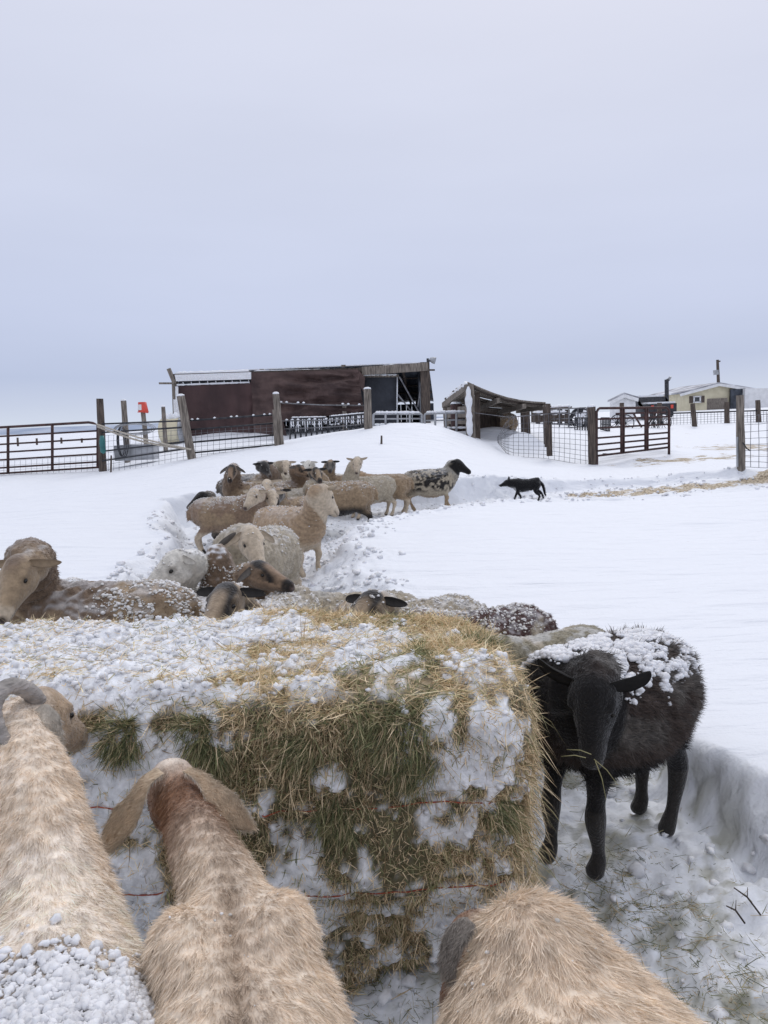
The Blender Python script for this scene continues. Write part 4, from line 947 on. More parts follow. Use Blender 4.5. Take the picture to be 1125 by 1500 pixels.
# long pipe and wire fence running right to the drift
def rail_fence():
    a = P(152, 690, 20.0); R_ = thing('wire_fence', 'wire mesh fence with black pipe rails and grey posts climbing to the drift', 'fence', tuple(a))
    X = [(150, 20.2), (277, 18.4), (407, 18.7), (538, 19.1)]
    top = {150: 621, 277: 616, 407: 607, 538: 606}; bot = {150: 690, 277: 668, 407: 655, 538: 640}
    def L_(i, u, v, dx=0):
        (x0, Y0), (x1, Y1) = X[i], X[i + 1]; A = P(x0, top[x0], Y0).lerp(P(x1, top[x1], Y1), u); B = P(x0, bot[x0], Y0).lerp(P(x1, bot[x1], Y1), u); return A.lerp(B, v)
    for (x, yt, yb, Y, w_, xb) in [(264.5, 580, 673, 18.3, .20, 281), (404, 577, 652, 18.6, .17, 411), (401.5, 600, 650, 18.4, .10, 405), (538, 570, 634, 19, .20, 540)]:
        post(x, yt, yb, Y, w_, 'wood', parent=R_, xb=xb, snow=(w_ > .16))
    for i in range(2):
        for v in ((.0, .18, .58, .78) if i == 0 else (.0, .26, .62, .92)):
            m = MB(); m.tube([L_(i, 0, v), L_(i, .5, v), L_(i, 1, v)], .024, 6); m.part('rail', 'black_steel', R_, True)
        wire_mesh(R_, lambda u, v, i=i: L_(i, u, v) + Vector((0, .05, 0)), 15, 7, v0=.25, v1=1.12, r=.007)
    for v, mt in ((-.35, 'wire'), (.2, 'wire'), (.45, 'wire')):
        m = MB(); m.tube([L_(2, 0, v), L_(2, .5, v + .03), L_(2, 1, v)], .016, 6); m.part('rail', mt, R_, True)
    m = MB()
    for i, v in ((1, 0.0), (2, -.35), (2, .2)):
        for k in range(16):
            if random.random() < .62: a_, b_ = L_(i, k / 16 + .02, v), L_(i, (k + .8) / 16, v); m.tube([a_ + Vector((0, -.01, .02)), a_.lerp(b_, .5) + Vector((0, -.01, .028)), b_ + Vector((0, -.01, .02))], [.010, .024, .010], 6)
    m.part('rail_snow', 'snow', R_, True)
rail_fence()
# frosted panels under the big shed's front
for k, (xa, xb_, ya, yb_) in enumerate([(425, 480, 613, 612), (482, 537, 611, 606)]):
    p_, L_ = pipe_panel('cattle_panel', ['snow frosted black cattle panel under the brown tarp, the left one of two', 'snow frosted black cattle panel under the brown tarp, beside the tall grey post'][k], 'panel', xa, xb_, (ya, yb_), (650, 640), 25, 25, (.3, .6, .95), 'black_steel', 6, group='frosted cattle panels', snow=.05, r=.03)
    m = MB(); 
    for j in range(16):
        u = j / 16 + .02; a_ = L_(u, .05); m.tube([a_, a_ + Vector((0, -.03, -.10 - .3 * random.random()))], [.03, .012], 6)
    snow_strip(m, L_(0, .3), L_(1, .3), .05, .02, 24, 3); m.part('hanging_snow', 'snow', p_, True)
# white frosted corral rails right of the tall post
for k, (xa, xb_, yt_, yb_, Y_) in enumerate([(547, 618, (606, 606), (632, 630), 20.5), (622, 684, (606, 604), (640, 640), 20.8)]):
    p_, L_ = pipe_panel('corral_fence', ['snow coated pipe panel right of the tall grey post, behind the drift crest', 'snow coated pipe panel ending at the lean-to corner post'][k], 'panel', xa, xb_, yt_, yb_, Y_, Y_, (.3, .62, .95), 'grey_metal', 3, group='snow coated corral panels', snow=.075, r=.03)
    m = MB(); snow_strip(m, L_(0, .62), L_(1, .62), .06, .02, 30, 4); m.part('lower_snow', 'snow', p_, True)

# rope and plank tied from the gate post to the next post
a_, b_ = P(144, 625, 19.9), P(280, 658, 18.1)
m = MB(); pts = [a_.lerp(b_, k / 12) + Vector((0, -.05, -.10 * math.sin(PI * k / 12))) for k in range(13)]; m.tube(pts, .024, 7)
pts = [a_.lerp(b_, k / 12) + Vector((0, -.10, .06 * (1 - k / 12) - .05 * math.sin(PI * k / 12))) for k in range(13)]; m.tube(pts, .022, 7)
o_ = link('strap', m.mesh(True, off=a_), 'rope', loc=a_); tag(o_, 'pale frosted straps stretched from the dark gate post down to the leaning post', 'strap')
m = MB(); a_ = P(152, 640, 20.0); m.tube([a_ + Vector((.0, -.12, .03)), a_ + Vector((0, -.14, -.15)), a_ + Vector((0, -.12, -.38)), a_ + Vector((.02, -.12, -.42))], [.05, .075, .07, .03], 10); o_ = link('jug', m.mesh(True, off=a_), 'teal_plastic', loc=a_); tag(o_, 'teal plastic jug hanging on the dark gate post', 'jug')
# coiled hose looping over the pipes
for k, (x, y, Y, rx, rz_, lb) in enumerate([(178, 648, 20.9, .07, .36, 'dark hose looped down in front of the grey posts'), (196, 628, 21.5, .5, .12, 'grey hose coil tangled along the top pipe near the bucket post')]):
    c0 = P(x, y, Y); m = MB()
    for j in range(3): m.tube([c0 + Vector(((rx + .04 * j) * math.cos(t), .04 * j, (rz_ + .03 * j) * math.sin(t))) for t in np.linspace(0, 6.28, 24)], .013, 6, cap=False)
    o_ = link('hose', m.mesh(True, off=c0), ['black_steel', 'grey_metal'][k], loc=c0); tag(o_, lb, 'hose')
c0 = P(201, 672, 21.4); R_ = thing('water_trough', 'grey metal water trough half buried behind the mesh fence', 'trough', tuple(c0)); m = MB()
for sx in (-1, 1): m.box(c0 + Vector((sx * .52, 0, .18)), (.04, .5, .42))
for sy in (-1, 1): m.box(c0 + Vector((0, sy * .25, .18)), (1.0, .04, .42))
m.part('tank', 'grey_metal', R_); m = MB(); m.box(c0 + Vector((0, 0, .24)), (.98, .45, .06)); m.part('snow_fill', 'snow', R_)
# stake in the drift and small stakes by the gate
for (x, yt, yb, Y, lb) in [(559, 638, 659, 16.4, 'short thin dark stake alone on the big snow drift'), (163, 667, 692, 19.6, 'short dark stake leaning at the foot of the gate post')]:
    p0, p1 = P(x, yt, Y), P(x - .5, yb + 3, Y); m = MB(); m.tube([p1, p0.lerp(p1, .5), p0], [.022, .024, .02], 7, .05); o_ = link('stake', m.mesh(off=p1), 'dark_wood', loc=p1); tag(o_, lb, 'stake', 'thin dark stakes')

# --- lean-to of planks
def leanto():
    NL, NR = P(684, 561, 19.8), P(803, 592, 20.2); BL, BR = P(650, 588, 24.2), P(762, 598.5, 25.5)
    base = P(745, 655, 20.5); base.z = gz(base.x, base.y)
    S = thing('lean_to', 'low lean-to with a sagging roof of weathered planks, snow drifted inside', 'shelter', tuple(base))
    nb = 15
    for k in range(nb):
        a0 = NL.lerp(BL, k / nb); a1 = NL.lerp(BL, (k + .93) / nb); b0 = NR.lerp(BR, k / nb) ; b1 = NR.lerp(BR, (k + .93) / nb)
        e0 = (_h(np.array([k]), np.array([1]), np.array([1]))[0] - .5) * .16; e1 = (_h(np.array([k]), np.array([2]), np.array([1]))[0] - .3) * .35
        dirn = (NR - NL).normalized(); dz = Vector((0, 0, .02 * (k % 2))); m = MB(); sg = 6; A_ = []
        for j in range(sg + 1):
            t = j / sg; sag = Vector((0, 0, -.16 * math.sin(PI * t) * (.8 + .3 * math.sin(k))))
            p0 = (a0 - dirn * e0).lerp(b0 + dirn * e1, t) + sag + dz; p1 = (a1 - dirn * e0).lerp(b1 + dirn * e1, t) + sag + dz
            A_.append([p0, p1, p1 + Vector((0, 0, .035)), p0 + Vector((0, 0, .035))])
        for j in range(sg): m.hexa(A_[j], A_[j + 1])
        m.part('roof_plank', ['wood', 'dark_wood', 'wood'][k % 3], S)
    for t in (.06, .38, .7, .96):
        m = MB(); sg = Vector((0, 0, -.08 - .16 * math.sin(PI * t))); m.bar(NL.lerp(NR, t) + sg, BL.lerp(BR, t) + sg, .10, .12); m.part('rafter', 'wood', S)
    m = MB(); m.bar(NL + Vector((0, .05, -.12)), BL + Vector((0, 0, -.12)), .12, .16); m.part('side_beam', 'wood', S)
    for (p, q, w_, mt) in [(P(687, 563, 19.9), P(690, 645, 19.9), .22, 'wood'), (P(699, 575, 20.2), P(700, 640, 20.2), .12, 'dark_wood'), (P(798, 596, 20.1), P(800, 664, 20.1), .09, 'dark_wood'), (P(769, 601, 25), P(770, 622, 25), .26, 'dark_wood'), (P(652, 589, 24), P(654, 620, 24), .15, 'wood'), (P(740, 600, 24.8), P(741, 640, 24.8), .3, 'dark_wood'), (P(670, 580, 22.3), P(672, 640, 22.3), .15, 'wood')]:
        m = MB(); m.bar(q - Vector((0, 0, .3)), p, w_); m.part('post', mt, S)
    m = MB(); snow_strip(m, P(686, 566, 19.75), P(688.5, 640, 19.75), .17, 0, 12, 6); snow_strip(m, P(684, 563, 19.8) , P(655, 586, 23.8), .16, .06, 22, 8); m.part('clinging_snow', 'snow', S, True)
    # boards closing the back
    m = MB(); a, b = P(654, 592, 24.3), P(734, 600, 25.2)
    for k in range(16):
        p = a.lerp(b, k / 16); q = a.lerp(b, (k + .85) / 16); c = (p + q) / 2; m.box((c.x, c.y, (c.z + .7) / 2), ((q - p).length, .04, c.z - .7))
    m.part('back_boards', 'dark_wood', S)
    for k in range(3): m = MB(); m.bar(P(656, 600 + 9 * k, 22.8), P(690, 598 + 10 * k, 20.3), .03, .12); m.part('side_board', 'wood', S)
leanto()
# old barrel post in the pen and odd panels behind the lean-to
p0 = P(669, 618, 21.8); R_ = thing('feed_barrel', 'rusty brown barrel standing inside the lean-to by the corner post', 'barrel', tuple(p0)); m = MB(); m.tube([p0 + Vector((0, 0, -.35)), p0 + Vector((0, 0, 0)), p0 + Vector((0, 0, .45)), p0 + Vector((0, 0, .5))], [.16, .17, .17, .15], 14); m.part('drum', 'rust_steel', R_, True); m = MB(); m.tube([p0 + Vector((0, 0, .5)), p0 + Vector((0, 0, .56))], [.17, .12], 12); m.part('snow_cap', 'snow', R_, True)
# fence of wire mesh between lean-to and gate
def mesh_fence():
    R_ = thing('mesh_fence', 'sagging square wire mesh fence before the lean-to, split brown post in its middle', 'fence', tuple(P(800, 672, 17.9)))
    X = [(729, 640, 648, 18.9), (745, 612, 668, 18.1), (804, 606, 672, 18.0), (866, 604, 683, 17.6)]
    L_ = lambda u, v: (lambda i, t: P(X[i][0], X[i][1], X[i][3]).lerp(P(X[i + 1][0], X[i + 1][1], X[i + 1][3]), t).lerp(P(X[i][0], X[i][2], X[i][3]).lerp(P(X[i + 1][0], X[i + 1][2], X[i + 1][3]), t), v))(min(int(u * 3), 2), u * 3 - min(int(u * 3), 2))
    wire_mesh(R_, L_, 24, 9, r=.008, wob=.003, power=.8, mat='wire')
    m = MB(); m.bar(P(803, 592, 18.05), P(803.5, 632, 18.05), .09); m.bar(P(804, 622, 18.0), P(805, 668, 18.0), .12, .10); m.bar(P(800, 628, 18.0), P(800, 655, 18.0), .06); m.part('split_post', 'dark_wood', R_)
    m = MB(); m.tube([P(690, 604, 19.9), P(745, 611, 18.2), P(804, 606, 18), P(866, 604, 17.7)], .008, 5); m.part('top_wire', 'wire', R_)
mesh_fence()
# right gate with its post
post(866.5, 596, 684, 17.6, .20, 'dark_wood', 'dark square post where the right red brown gate hangs', xb=869)
g2, Lg2 = pipe_panel('yard_gate', 'red brown pipe gate standing open between the mesh fence and the track', 'gate', 874, 980, (598, 597), (682, 667), 17.55, 18.2, (.19, .345, .52, .635, .745, .83), 'rust_steel', 2, r=.030)
for u in (.335, .665):
    m = MB(); m.tube([Lg2(u + .03, 0) - Vector((0, .012, 0)), Lg2(u + .03, .83) - Vector((0, .012, 0))], .025, 6); m.part('upright', 'rust_steel', g2, True)
m = MB(); m.tube([Lg2(0, .83), Lg2(0, 1.12)], .04, 7); m.part('hinge_leg', 'rust_steel', g2, True)
c0 = P(925, 670, 18.2); o_ = link('fallen_rail', MB().bar(P(884, 667, 18.4), P(945, 669, 18.6), .10).mesh(off=c0), 'dark_wood', loc=c0); tag(o_, 'dark timber lying in the snow under the open yard gate', 'timber')
# posts along the yard at the right
FP = [(1014.5, 591, 629, 31, .20, 'dark_wood', 'brown post in the yard fence, nearest the open gate', 1018), (1064.5, 589, 620, 33, .22, 'dark_wood', 'brown post in the yard fence in front of the house door', 1065), (1110, 586, 615, 34, .22, 'dark_wood', 'brown post in the yard fence at the far right edge', 1111), (911, 590, 626, 33, .20, 'dark_wood', 'dark post seen through the left half of the yard gate', 911), (966, 590, 622, 33, .22, 'dark_wood', 'dark post seen through the right half of the yard gate', 966)]
for (x, yt, yb, Y, w_, mt, lb, xb) in FP: post(x, yt, yb, Y, w_, mt, lb, xb=xb, snow=False)
R_ = thing('yard_fence', 'far wire fence with a dark top pipe in front of the cream house', 'fence', tuple(P(1050, 622, 32)))
L_ = lambda u, v: P(966, 606, 32.5).lerp(P(1160, 600, 34.5), u).lerp(P(966, 628, 32.5).lerp(P(1160, 618, 34.5), u), v)
m = MB(); m.tube([L_(0, 0), L_(1, 0)], .035, 6); m.part('top_pipe', 'black_steel', R_, True); wire_mesh(R_, L_, 40, 6, r=.012)
_, _, q = post(1083.5, 579, 683, 14.0, .145, 'wood', 'tall grey post standing nearest on the right side of the track', xb=1085.5, snow=False)
R_ = thing('stock_fence', 'square mesh stock fence running off the right edge from the tall grey post', 'fence', tuple(P(1110, 683, 13.7)))
L_ = lambda u, v: P(1088, 610, 14.0).lerp(P(1190, 600, 12.6), u).lerp(P(1088, 684, 14.0).lerp(P(1190, 688, 12.6), u), v)
wire_mesh(R_, L_, 8, 8, r=.008, wob=.004, mat='wire', power=.85)
m = MB(); m.tube([P(1080, 684, 13.95), P(1080, 640, 13.95)], .018, 6); m.part('metal_stake', 'grey_metal', R_)
m = MB(); m.tube([P(1088, 648, 13.9), P(1094, 657, 13.85), P(1099, 660, 13.85)], .012, 5); m.part('latch_chain', 'black_steel', R_)

# --- machinery, wheels and racks beyond the gate
def spoked_wheel(root, c, r, nsp, axis, mat='black_steel', rim=.03, name='wheel'):
    m = MB(); ax = Vector(axis).normalized(); u = ax.cross(Vector((0, 0, 1))).normalized(); v = ax.cross(u)
    pts = [c + (u * math.cos(t) + v * math.sin(t)) * r for t in np.linspace(0, 2 * PI, 29)]; m.tube(pts, rim, 6, cap=False); m.tube([c - ax * .08, c + ax * .08], .05, 8)
    w_ = m.part(name, mat, root, True); s = MB()
    for k in range(nsp): t = 2 * PI * k / nsp; s.bar(c, c + (u * math.cos(t) + v * math.sin(t)) * r, .018)
    link('spokes', s.mesh(off=root.location), mat, w_)
R_ = thing('hay_rake', 'old hay rake with tall spoked wheels seen through the red brown gate', 'hay rake', tuple(P(940, 628, 30)))
for x, y, r, a in ((904, 619, .30, (1, .9, 0)), (916, 620, .32, (.4, 1, 0)), (957, 620, .28, (1, .5, 0)), (970, 619, .33, (.5, 1, 0))): spoked_wheel(R_, P(x, y, 30), r, 12, a, rim=.02)
m = MB(); m.bar(P(902, 606, 30), P(975, 604, 30), .07); m.bar(P(928, 606, 30), P(940, 626, 30), .06); m.bar(P(960, 604, 30.2), P(950, 622, 30.2), .05); m.part('frame', 'rust_steel', R_)
R_ = thing('field_machine', 'snow topped farm machine with toothed wheels left of the right gate', 'farm machine', tuple(P(853, 622, 30)))
for x, y, r in ((850, 612, .36), (858, 615, .32), (846, 618, .3)): spoked_wheel(R_, P(x, y, 30), r, 16, (.5, 1, 0), rim=.05)
m = MB(); m.bar(P(843, 604, 30), P(866, 603, 30), .12, .2); m.bar(P(845, 604, 30.3), P(842, 628, 30.3), .08); m.bar(P(862, 604, 30.3), P(866, 628, 30.3), .08); m.part('frame', 'black_steel', R_)
m = MB()
for k in range(20): p0 = P(random.uniform(843, 866), random.uniform(604, 624), 29.7); m.tube([p0, p0 + Vector((.02, 0, .05)), p0 + Vector((.12, 0, .04))], [.04, .075, .03], 6)
m.part('clinging_snow', 'snow', R_, True)
for k, (xa, xb_, lb) in enumerate([(842, 864, 'low black rack standing in snow left of the right gate'), (880, 893, 'small black rack behind the hinge side of the yard gate')]):
    pipe_panel('rack', lb, 'rack', xa, xb_, (612, 612), (630, 633), 27, 27, (.5, .95), 'black_steel', 5, r=.02, group='low black racks')
# dark panels, flat roof and clutter behind the lean-to
c0 = P(812, 615, 30); R_ = thing('stock_pen', 'dark stock pen with a flat snow capped roof behind the lean-to', 'pen', tuple(c0))
m = MB(); m.hexa([P(786, 599, 30), P(832, 596, 30), P(832, 599, 30), P(786, 602, 30)], [P(792, 598, 33), P(838, 595, 33), P(838, 598, 33), P(792, 601, 33)]); m.part('roof', 'dark_wood', R_)
for x in (788, 806, 820, 831): m = MB(); m.bar(P(x, 600, 30.2), P(x, 622, 30.2), .16); m.part('post', 'dark_wood', R_)
for y in (605, 611, 616): m = MB(); m.bar(P(778, y, 30.1), P(832, y - 1, 30.1), .03, .14); m.part('board', 'dark_wood', R_)
m = MB(); snow_strip(m, P(788, 598.6, 30.4), P(836, 595.5, 30.4), .16, .05, 16, 3); snow_strip(m, P(780, 604, 30), P(830, 603, 30), .1, .05, 20, 6); m.part('roof_snow', 'snow', R_, True)
pipe_panel('corral_gate', 'thin grey corral gate behind the mesh fence, next to the farm machine', 'gate', 806, 860, (600, 597), (628, 627), 28, 28, (.25, .5, .75, .95), 'wire', 3, r=.022)
# --- houses
def gable_house(name, label, cat, gl, gr, peakpx, yg, Y, depth, wallm, roofm, far_dx, ov=.35, wins=(), door=None, wallbot=None):
    """gable end faces the camera; gl/gr: eave pixels (x,y) at distance Y; depth metres back, far_dx sideways drift of the long axis"""
    A = P(*gl, Y); B = P(*gr, Y + 1.0); K = P(*peakpx, Y + .5); zb = P(gl[0], yg, Y).z - .6
    Dv = Vector((far_dx, depth, 0)); c = Vector((A.x, A.y, zb)); R_ = thing(name, label, cat, tuple(c))
    m = MB(); a0 = Vector((A.x, A.y, zb)); b0 = Vector((B.x, B.y, zb))
    V = [a0, b0, B, K, A]; V2 = [v + Dv for v in V]; m.add(V + V2, [(0, 1, 2, 4), (9, 7, 6, 5), (0, 4, 9, 5), (1, 6, 7, 2)], [(4, 2, 3), (9, 8, 7)]); m.part('wall', wallm, R_)
    lo = (A - K).normalized(); ro = (B - K).normalized(); f0 = -Dv.normalized() * ov
    for d, e in ((lo, A), (ro, B)):
        n = Vector((0, 0, 1)); m = MB(); p = K + f0 + n * .06; q = e + d * ov + f0 + n * .06; Dd = Dv - f0 * 2
        m.hexa([p, q, q + n * .12, p + n * .12], [p + Dd, q + Dd, q + Dd + n * .12, p + Dd + n * .12]); r_ = m.part('roof', roofm, R_)
        m = MB(); m.bar(p - n * .08, q - n * .08, .06, .2); link('trim', m.mesh(off=R_.location), 'white_paint', r_)
    for (x0, y0, x1, y1) in wins:
        fr = MB(); w0 = P(x0, y0, Y); w1 = P(x1, y1, Y); fcy = Y + (w0.x - A.x) / (B.x - A.x) * 1.0 - .05
        cx, cz = (w0.x + w1.x) / 2, (w0.z + w1.z) / 2; ww, hh = abs(w1.x - w0.x), abs(w0.z - w1.z)
        for dx, dz, sx, sz in ((0, hh / 2, ww + .15, .1), (0, -hh / 2, ww + .15, .1), (-ww / 2, 0, .1, hh), (ww / 2, 0, .1, hh)): fr.box((cx + dx, fcy - .04, cz + dz), (sx, .10, sz))
        wn = fr.part('window', 'white_paint', R_); g_ = MB(); g_.box((cx, fcy, cz), (ww, .05, hh)); link('pane', g_.mesh(off=R_.location), 'glass', wn)
        for sg in (-1, 1): s_ = MB(); s_.box((cx + sg * (ww / 2 + .22), fcy - .02, cz), (.28, .06, hh + .1)); s_.part('shutter', 'dark_wood', R_)
    return R_, A, B, K, Dv
H_, A_, B_, K_, Dv_ = gable_house('house', 'low cream coloured house with a snowy shingle roof at the far right', 'house', (1000, 577), (1098, 571), (1051, 563.5), 599, 62, 8, 'cream', 'roof_shingle', .2, wins=((1017, 581, 1026, 589),))
m = MB(); p0 = P(1081, 590, 62.4); m.box((p0.x, 62.5, p0.z + .1), (1.2, .2, 2.0)); m.part('door', 'shade_metal', H_)
m = MB(); p0 = P(1096, 588, 62.5); m.box((p0.x + .6, 63.5, p0.z), (2.2, 3, 2.0)); m.part('porch', 'white_paint', H_)
m = MB(); p0 = P(1049, 590, 62.3); m.box((p0.x, 62.42, p0.z - .2), (1.9, .12, 1.1)); m.part('crawl_hatch', 'wood', H_)
# long wing to the left of the house
H2, *_r = gable_house('outbuilding', 'long low snow roofed wing reaching left behind the house', 'outbuilding', (942, 587), (1000, 583), (985, 576), 600, 72, 3, 'cream', 'roof_shingle', 0.3)
for x in (962, 975, 985): m = MB(); p0 = P(x, 592, 71.7); m.box((p0.x, 71.85, p0.z), (.9, .1, 1.3)); m.part('window', 'glass', H2)
gable_house('garden_shed', 'small white gabled shed left of the cream house', 'shed', (897, 588), (931, 584.5), (914, 579.5), 607, 46, 2.2, 'white_paint', 'roof_shingle', .5, ov=.2)
p0 = P(904, 598, 45.8); 
# poles
m = MB(); R_ = thing('utility_pole', 'tall utility pole with a transformer rising behind the cream house', 'utility pole', tuple(P(1052, 600, 85)))
m = MB(); m.tube([P(1054, 600, 85), P(1051, 527, 85)], [.22, .15], 8); m.part('pole', 'dark_wood', R_); m = MB(); m.tube([P(1049, 549, 84.7), P(1048.5, 542, 84.7)], .28, 10); m.part('transformer', 'grey_metal', R_); m = MB(); m.bar(P(1051, 530, 85), P(1055, 529, 85), .15); m.part('insulator_arm', 'dark_wood', R_)
R_ = thing('yard_lamp', 'dark steel pole with a small yard lamp left of the house', 'lamp post', tuple(P(977, 606, 58)))
m = MB(); m.tube([P(977, 606, 58), P(976.5, 556, 58)], .16, 8); m.part('pole', 'black_steel', R_); m = MB(); m.bar(P(976.5, 556, 58), P(980, 554.5, 58), .1); m.tube([P(979.5, 554, 58), P(981.5, 555, 58)], [.15, .2], 8); m.part('lamp_head', 'grey_metal', R_)
# parked vehicle and heap buried in snow before the house
p0 = P(950, 602, 50); R_ = thing('pickup_truck', 'snow buried dark vehicle parked between the white shed and the lamp pole', 'truck', tuple(p0 - Vector((0, 0, .3))))
def extr(mb, prof, x0, x1, c):   # side profile (length, height) swept across the width
    n = len(prof); mb.add([Vector((c.x + x0, c.y + a, c.z + b)) for a, b in prof] + [Vector((c.x + x1, c.y + a, c.z + b)) for a, b in prof], [(k, (k + 1) % n, n + (k + 1) % n, n + k) for k in range(n)], [(0, k + 1, k) for k in range(1, n - 1)] + [(n, n + k, n + k + 1) for k in range(1, n - 1)])
m = MB(); extr(m, [(-2.4, -.1), (2.4, -.1), (2.4, .4), (1.6, .45), (.9, .85), (-.5, .88), (-.7, .42), (-2.4, .42)], -.9, .9, p0); m.part('vehicle_body', 'black_steel', R_)
m = MB(); m.box(p0 + Vector((0, -1.5, .47)), (1.7, 1.6, .12)); m.box(p0 + Vector((0, .2, .93)), (1.6, 1.3, .14)); m.part('snow_cover', 'snow', R_)
for x in (-.6, .6): m = MB(); m.box(p0 + Vector((x, -2.42, .22)), (.16, .05, .22)); m.part('tail_light', 'red_plastic', R_)
for x in (-.8, .8):
    for y in (-1.5, 1.5): m = MB(); m.tube([p0 + Vector((x - .12, y, -.12)), p0 + Vector((x + .12, y, -.12))], .34, 16); m.part('wheel', 'black_steel', R_)
# distant line of fence posts on the left plain
for k, x in enumerate([26, 54, 90, 120]):
    p0 = P(x, 652, 60); m = MB(); m.bar(p0 - Vector((0, 0, .3)), P(x - .3, 641 + (k % 2), 60), .12); o_ = link('distant_post', m.mesh(off=p0), 'dark_wood', loc=p0)
    tag(o_, 'tiny dark post far out on the plain beyond the left gate', 'post', 'distant posts beyond the left gate')
# twigs in the snow at bottom right
for (x0, y0, x1, y1, z, lb) in [(1076, 1248, 1116, 1270, .20, 'bare dark twig stuck in the snow slope at the right edge'), (1064, 1306, 1092, 1315, .12, 'small curved twig lying below the snow slope')]:
    a_, b_ = Zp(x0, y0, z), Zp(x1, y1, z); za = gz(a_.x, a_.y); a_.z = max(za, .03) + .04; b_.z = gz(b_.x, b_.y) + .03; m = MB(); m.tube([a_, (a_ + b_) / 2 + Vector((0, 0, .015)), b_], [.002, .003, .003], 6); m.tube([(a_ + b_) / 2 + Vector((0, 0, .015)), (a_ + b_) / 2 + Vector((.015, .03, .03))], [.002, .001], 5)
    o_ = link('twig', m.mesh(off=a_), 'twig', loc=a_); tag(o_, lb, 'twig', 'twigs on the snow')
# ------------------------------------------------------------------ the flock, far to near
snowtop = lambda V: (V[:, 2] > .60).astype(float)
sheep('light tan ewe standing under the roof of the plank lean-to, seen from behind', 'tan', (746, 607, 21.8), 70, 1.0, (737, 612, 22.3), (733, 622, 22.6), fixz=None, group=None)
sheep('grey woolled ewe with a black head and bib, last in line nearest the black dog', 'blackhead', (630, 685, 12.3), 4, .98, (668, 679, 12.3), (690, 692, 12.15), gait=(.05, -.02, -.06, .04), fluff=1.04, dust=.35, head_scale=1.14, earlen=.11, snow=.06, speckle=24)
sheep('tan ewe with no head showing, standing just left of the black headed ewe', 'tan', (560, 692, 11.9), 186, .95, (520, 705, 11.7), (512, 722, 11.6), snow=.05, dust=.15)
sheep('tan ewe facing the camera with small ears out sideways, body going right', 'cream', (540, 695, 11.6), 205, .93, (523, 676, 11.3), (522, 699, 11.05), snow=.05, dust=.2, earlen=.12, droop=-.1)
sheep('small ewe with dark grey striped face looking at the camera, behind the others', 'darktan', (506, 693, 12.1), 200, .9, (484, 679, 11.8), (483, 697, 11.5), snow=.1, dust=.3, earlen=.11)
sheep('white faced ewe in the back row, third from the left with both ears out', 'white', (470, 692, 12.2), 190, .9, (452, 680, 11.7), (441, 692, 11.45), snow=.2, dust=.5)
sheep('pale faced ewe with a dark nose looking at the camera between two dark heads', 'cream', (412, 689, 11.6), 230, .9, (419, 680, 11.1), (418, 696, 10.85), snow=.1)
sheep('dark faced sheep behind the droopy eared one, looking right over its back', 'dark', (366, 692, 11.0), 8, .95, (386, 682, 10.6), (398, 700, 10.4), snow=.5, dust=.5)
sheep('red brown sheep with a dark forehead turned right in the back row', 'badgerbrown', (410, 702, 10.4), 12, .92, (436, 687, 10.3), (458, 697, 10.15), snow=.05)
sheep('brown sheep with a dark face and drooping ears at the back left of the flock', 'badgerbrown', (376, 703, 10.0), 200, .95, (340, 687, 9.6), (334, 714, 9.3), snow=.5, dust=.5, ear_droop=.8, earlen=.15)
sheep('pale woolled sheep with black and tan face, in the middle of the flock', 'badger', (440, 712, 10.1), 8, .95, (462, 691, 9.9), (474, 713, 9.6), snow=.08, dust=.4)
sheep('tan ewe with black belly and black hind legs, her rump to the right', 'blacklegs', (496, 702, 9.9), 182, .98, (462, 722, 9.8), (450, 738, 9.7), snow=.25, dust=.3, snow_r=.0075)
sheep('cream sheep with wide sideways ears and head bowed in the middle of the flock', 'cream', (398, 722, 9.8), 265, .92, (391, 709, 9.3), (390, 730, 8.95), snow=.1, earlen=.15, droop=.05)
sheep('sheep showing only black muzzle and grey cheek behind the tan twisted neck', 'darktan', (432, 725, 9.4), 230, .9, (408, 722, 8.8), (404, 745, 8.5), snow=.1)
sheep('dark brown head poking out leftwards behind the pinkish brown sheep', 'dark', (340, 735, 9.3), 185, .9, (298, 727, 9.0), (272, 745, 8.9), snow=.1)
sheep('second pale tan face pressed against the right side of its neighbour', 'fawn', (372, 728, 9.0), 300, .93, (398, 726, 8.3), (402, 754, 8.0), snow=.5, dust=.5)
sheep('pinkish brown sheep with a pale tan face turned to the left, legs in the snow', 'redbody', (334, 724, 8.5), 8, .9, (374, 724, 8.0), (352, 752, 7.7), snow=.9, dust=.5, seed=5, head_scale=1.1)
sheep('large tan ewe with a wrinkled neck and its face turned away to the right', 'fawn', (424, 738, 7.4), -42, 1.0, (470, 721, 7.0), (491, 748, 7.15), snow=.25, dust=.3, wrinkle=1.3, ear_droop=-.2, neck_arch=.03, earlen=.13, neck_r=.88, fluff=.98, lumpy=.7, head_scale=1.2, strands=4500)
sheep('young sheep with a striped tan and black face under the large tan ewe', 'badger', (408, 826, 7.1), 262, .62, (418, 803, 6.6), (422, 836, 6.35), snow=.1, earlen=.15, name='lamb', cat='lamb', head_scale=1.15)
sheep('cream ewe with a long pale face looking right, in front of the tan ewe', 'cream', (374, 771, 5.8), 250, 1.05, (366, 786, 5.2), (388, 846, 4.95), snow=.5, dust=.3, ear_droop=.9, earlen=.15, head_scale=1.12, neck_arch=.02)
sheep('tall sheep with a black cap and snow matted neck, face turned away', 'badgerbrown', (292, 874, 4.35), 80, .98, (318, 812, 4.75), (334, 838, 5.0), snow=1.6, dust=.8, snow_r=.00755, ear_droop=.1, earlen=.13, headup=(-.2, -.6, .6), snowmask=lambda V: (V[:, 2] > .5) * (fbm(V * 9, 2, 3) > .42) * (V[:, 0] < .62))
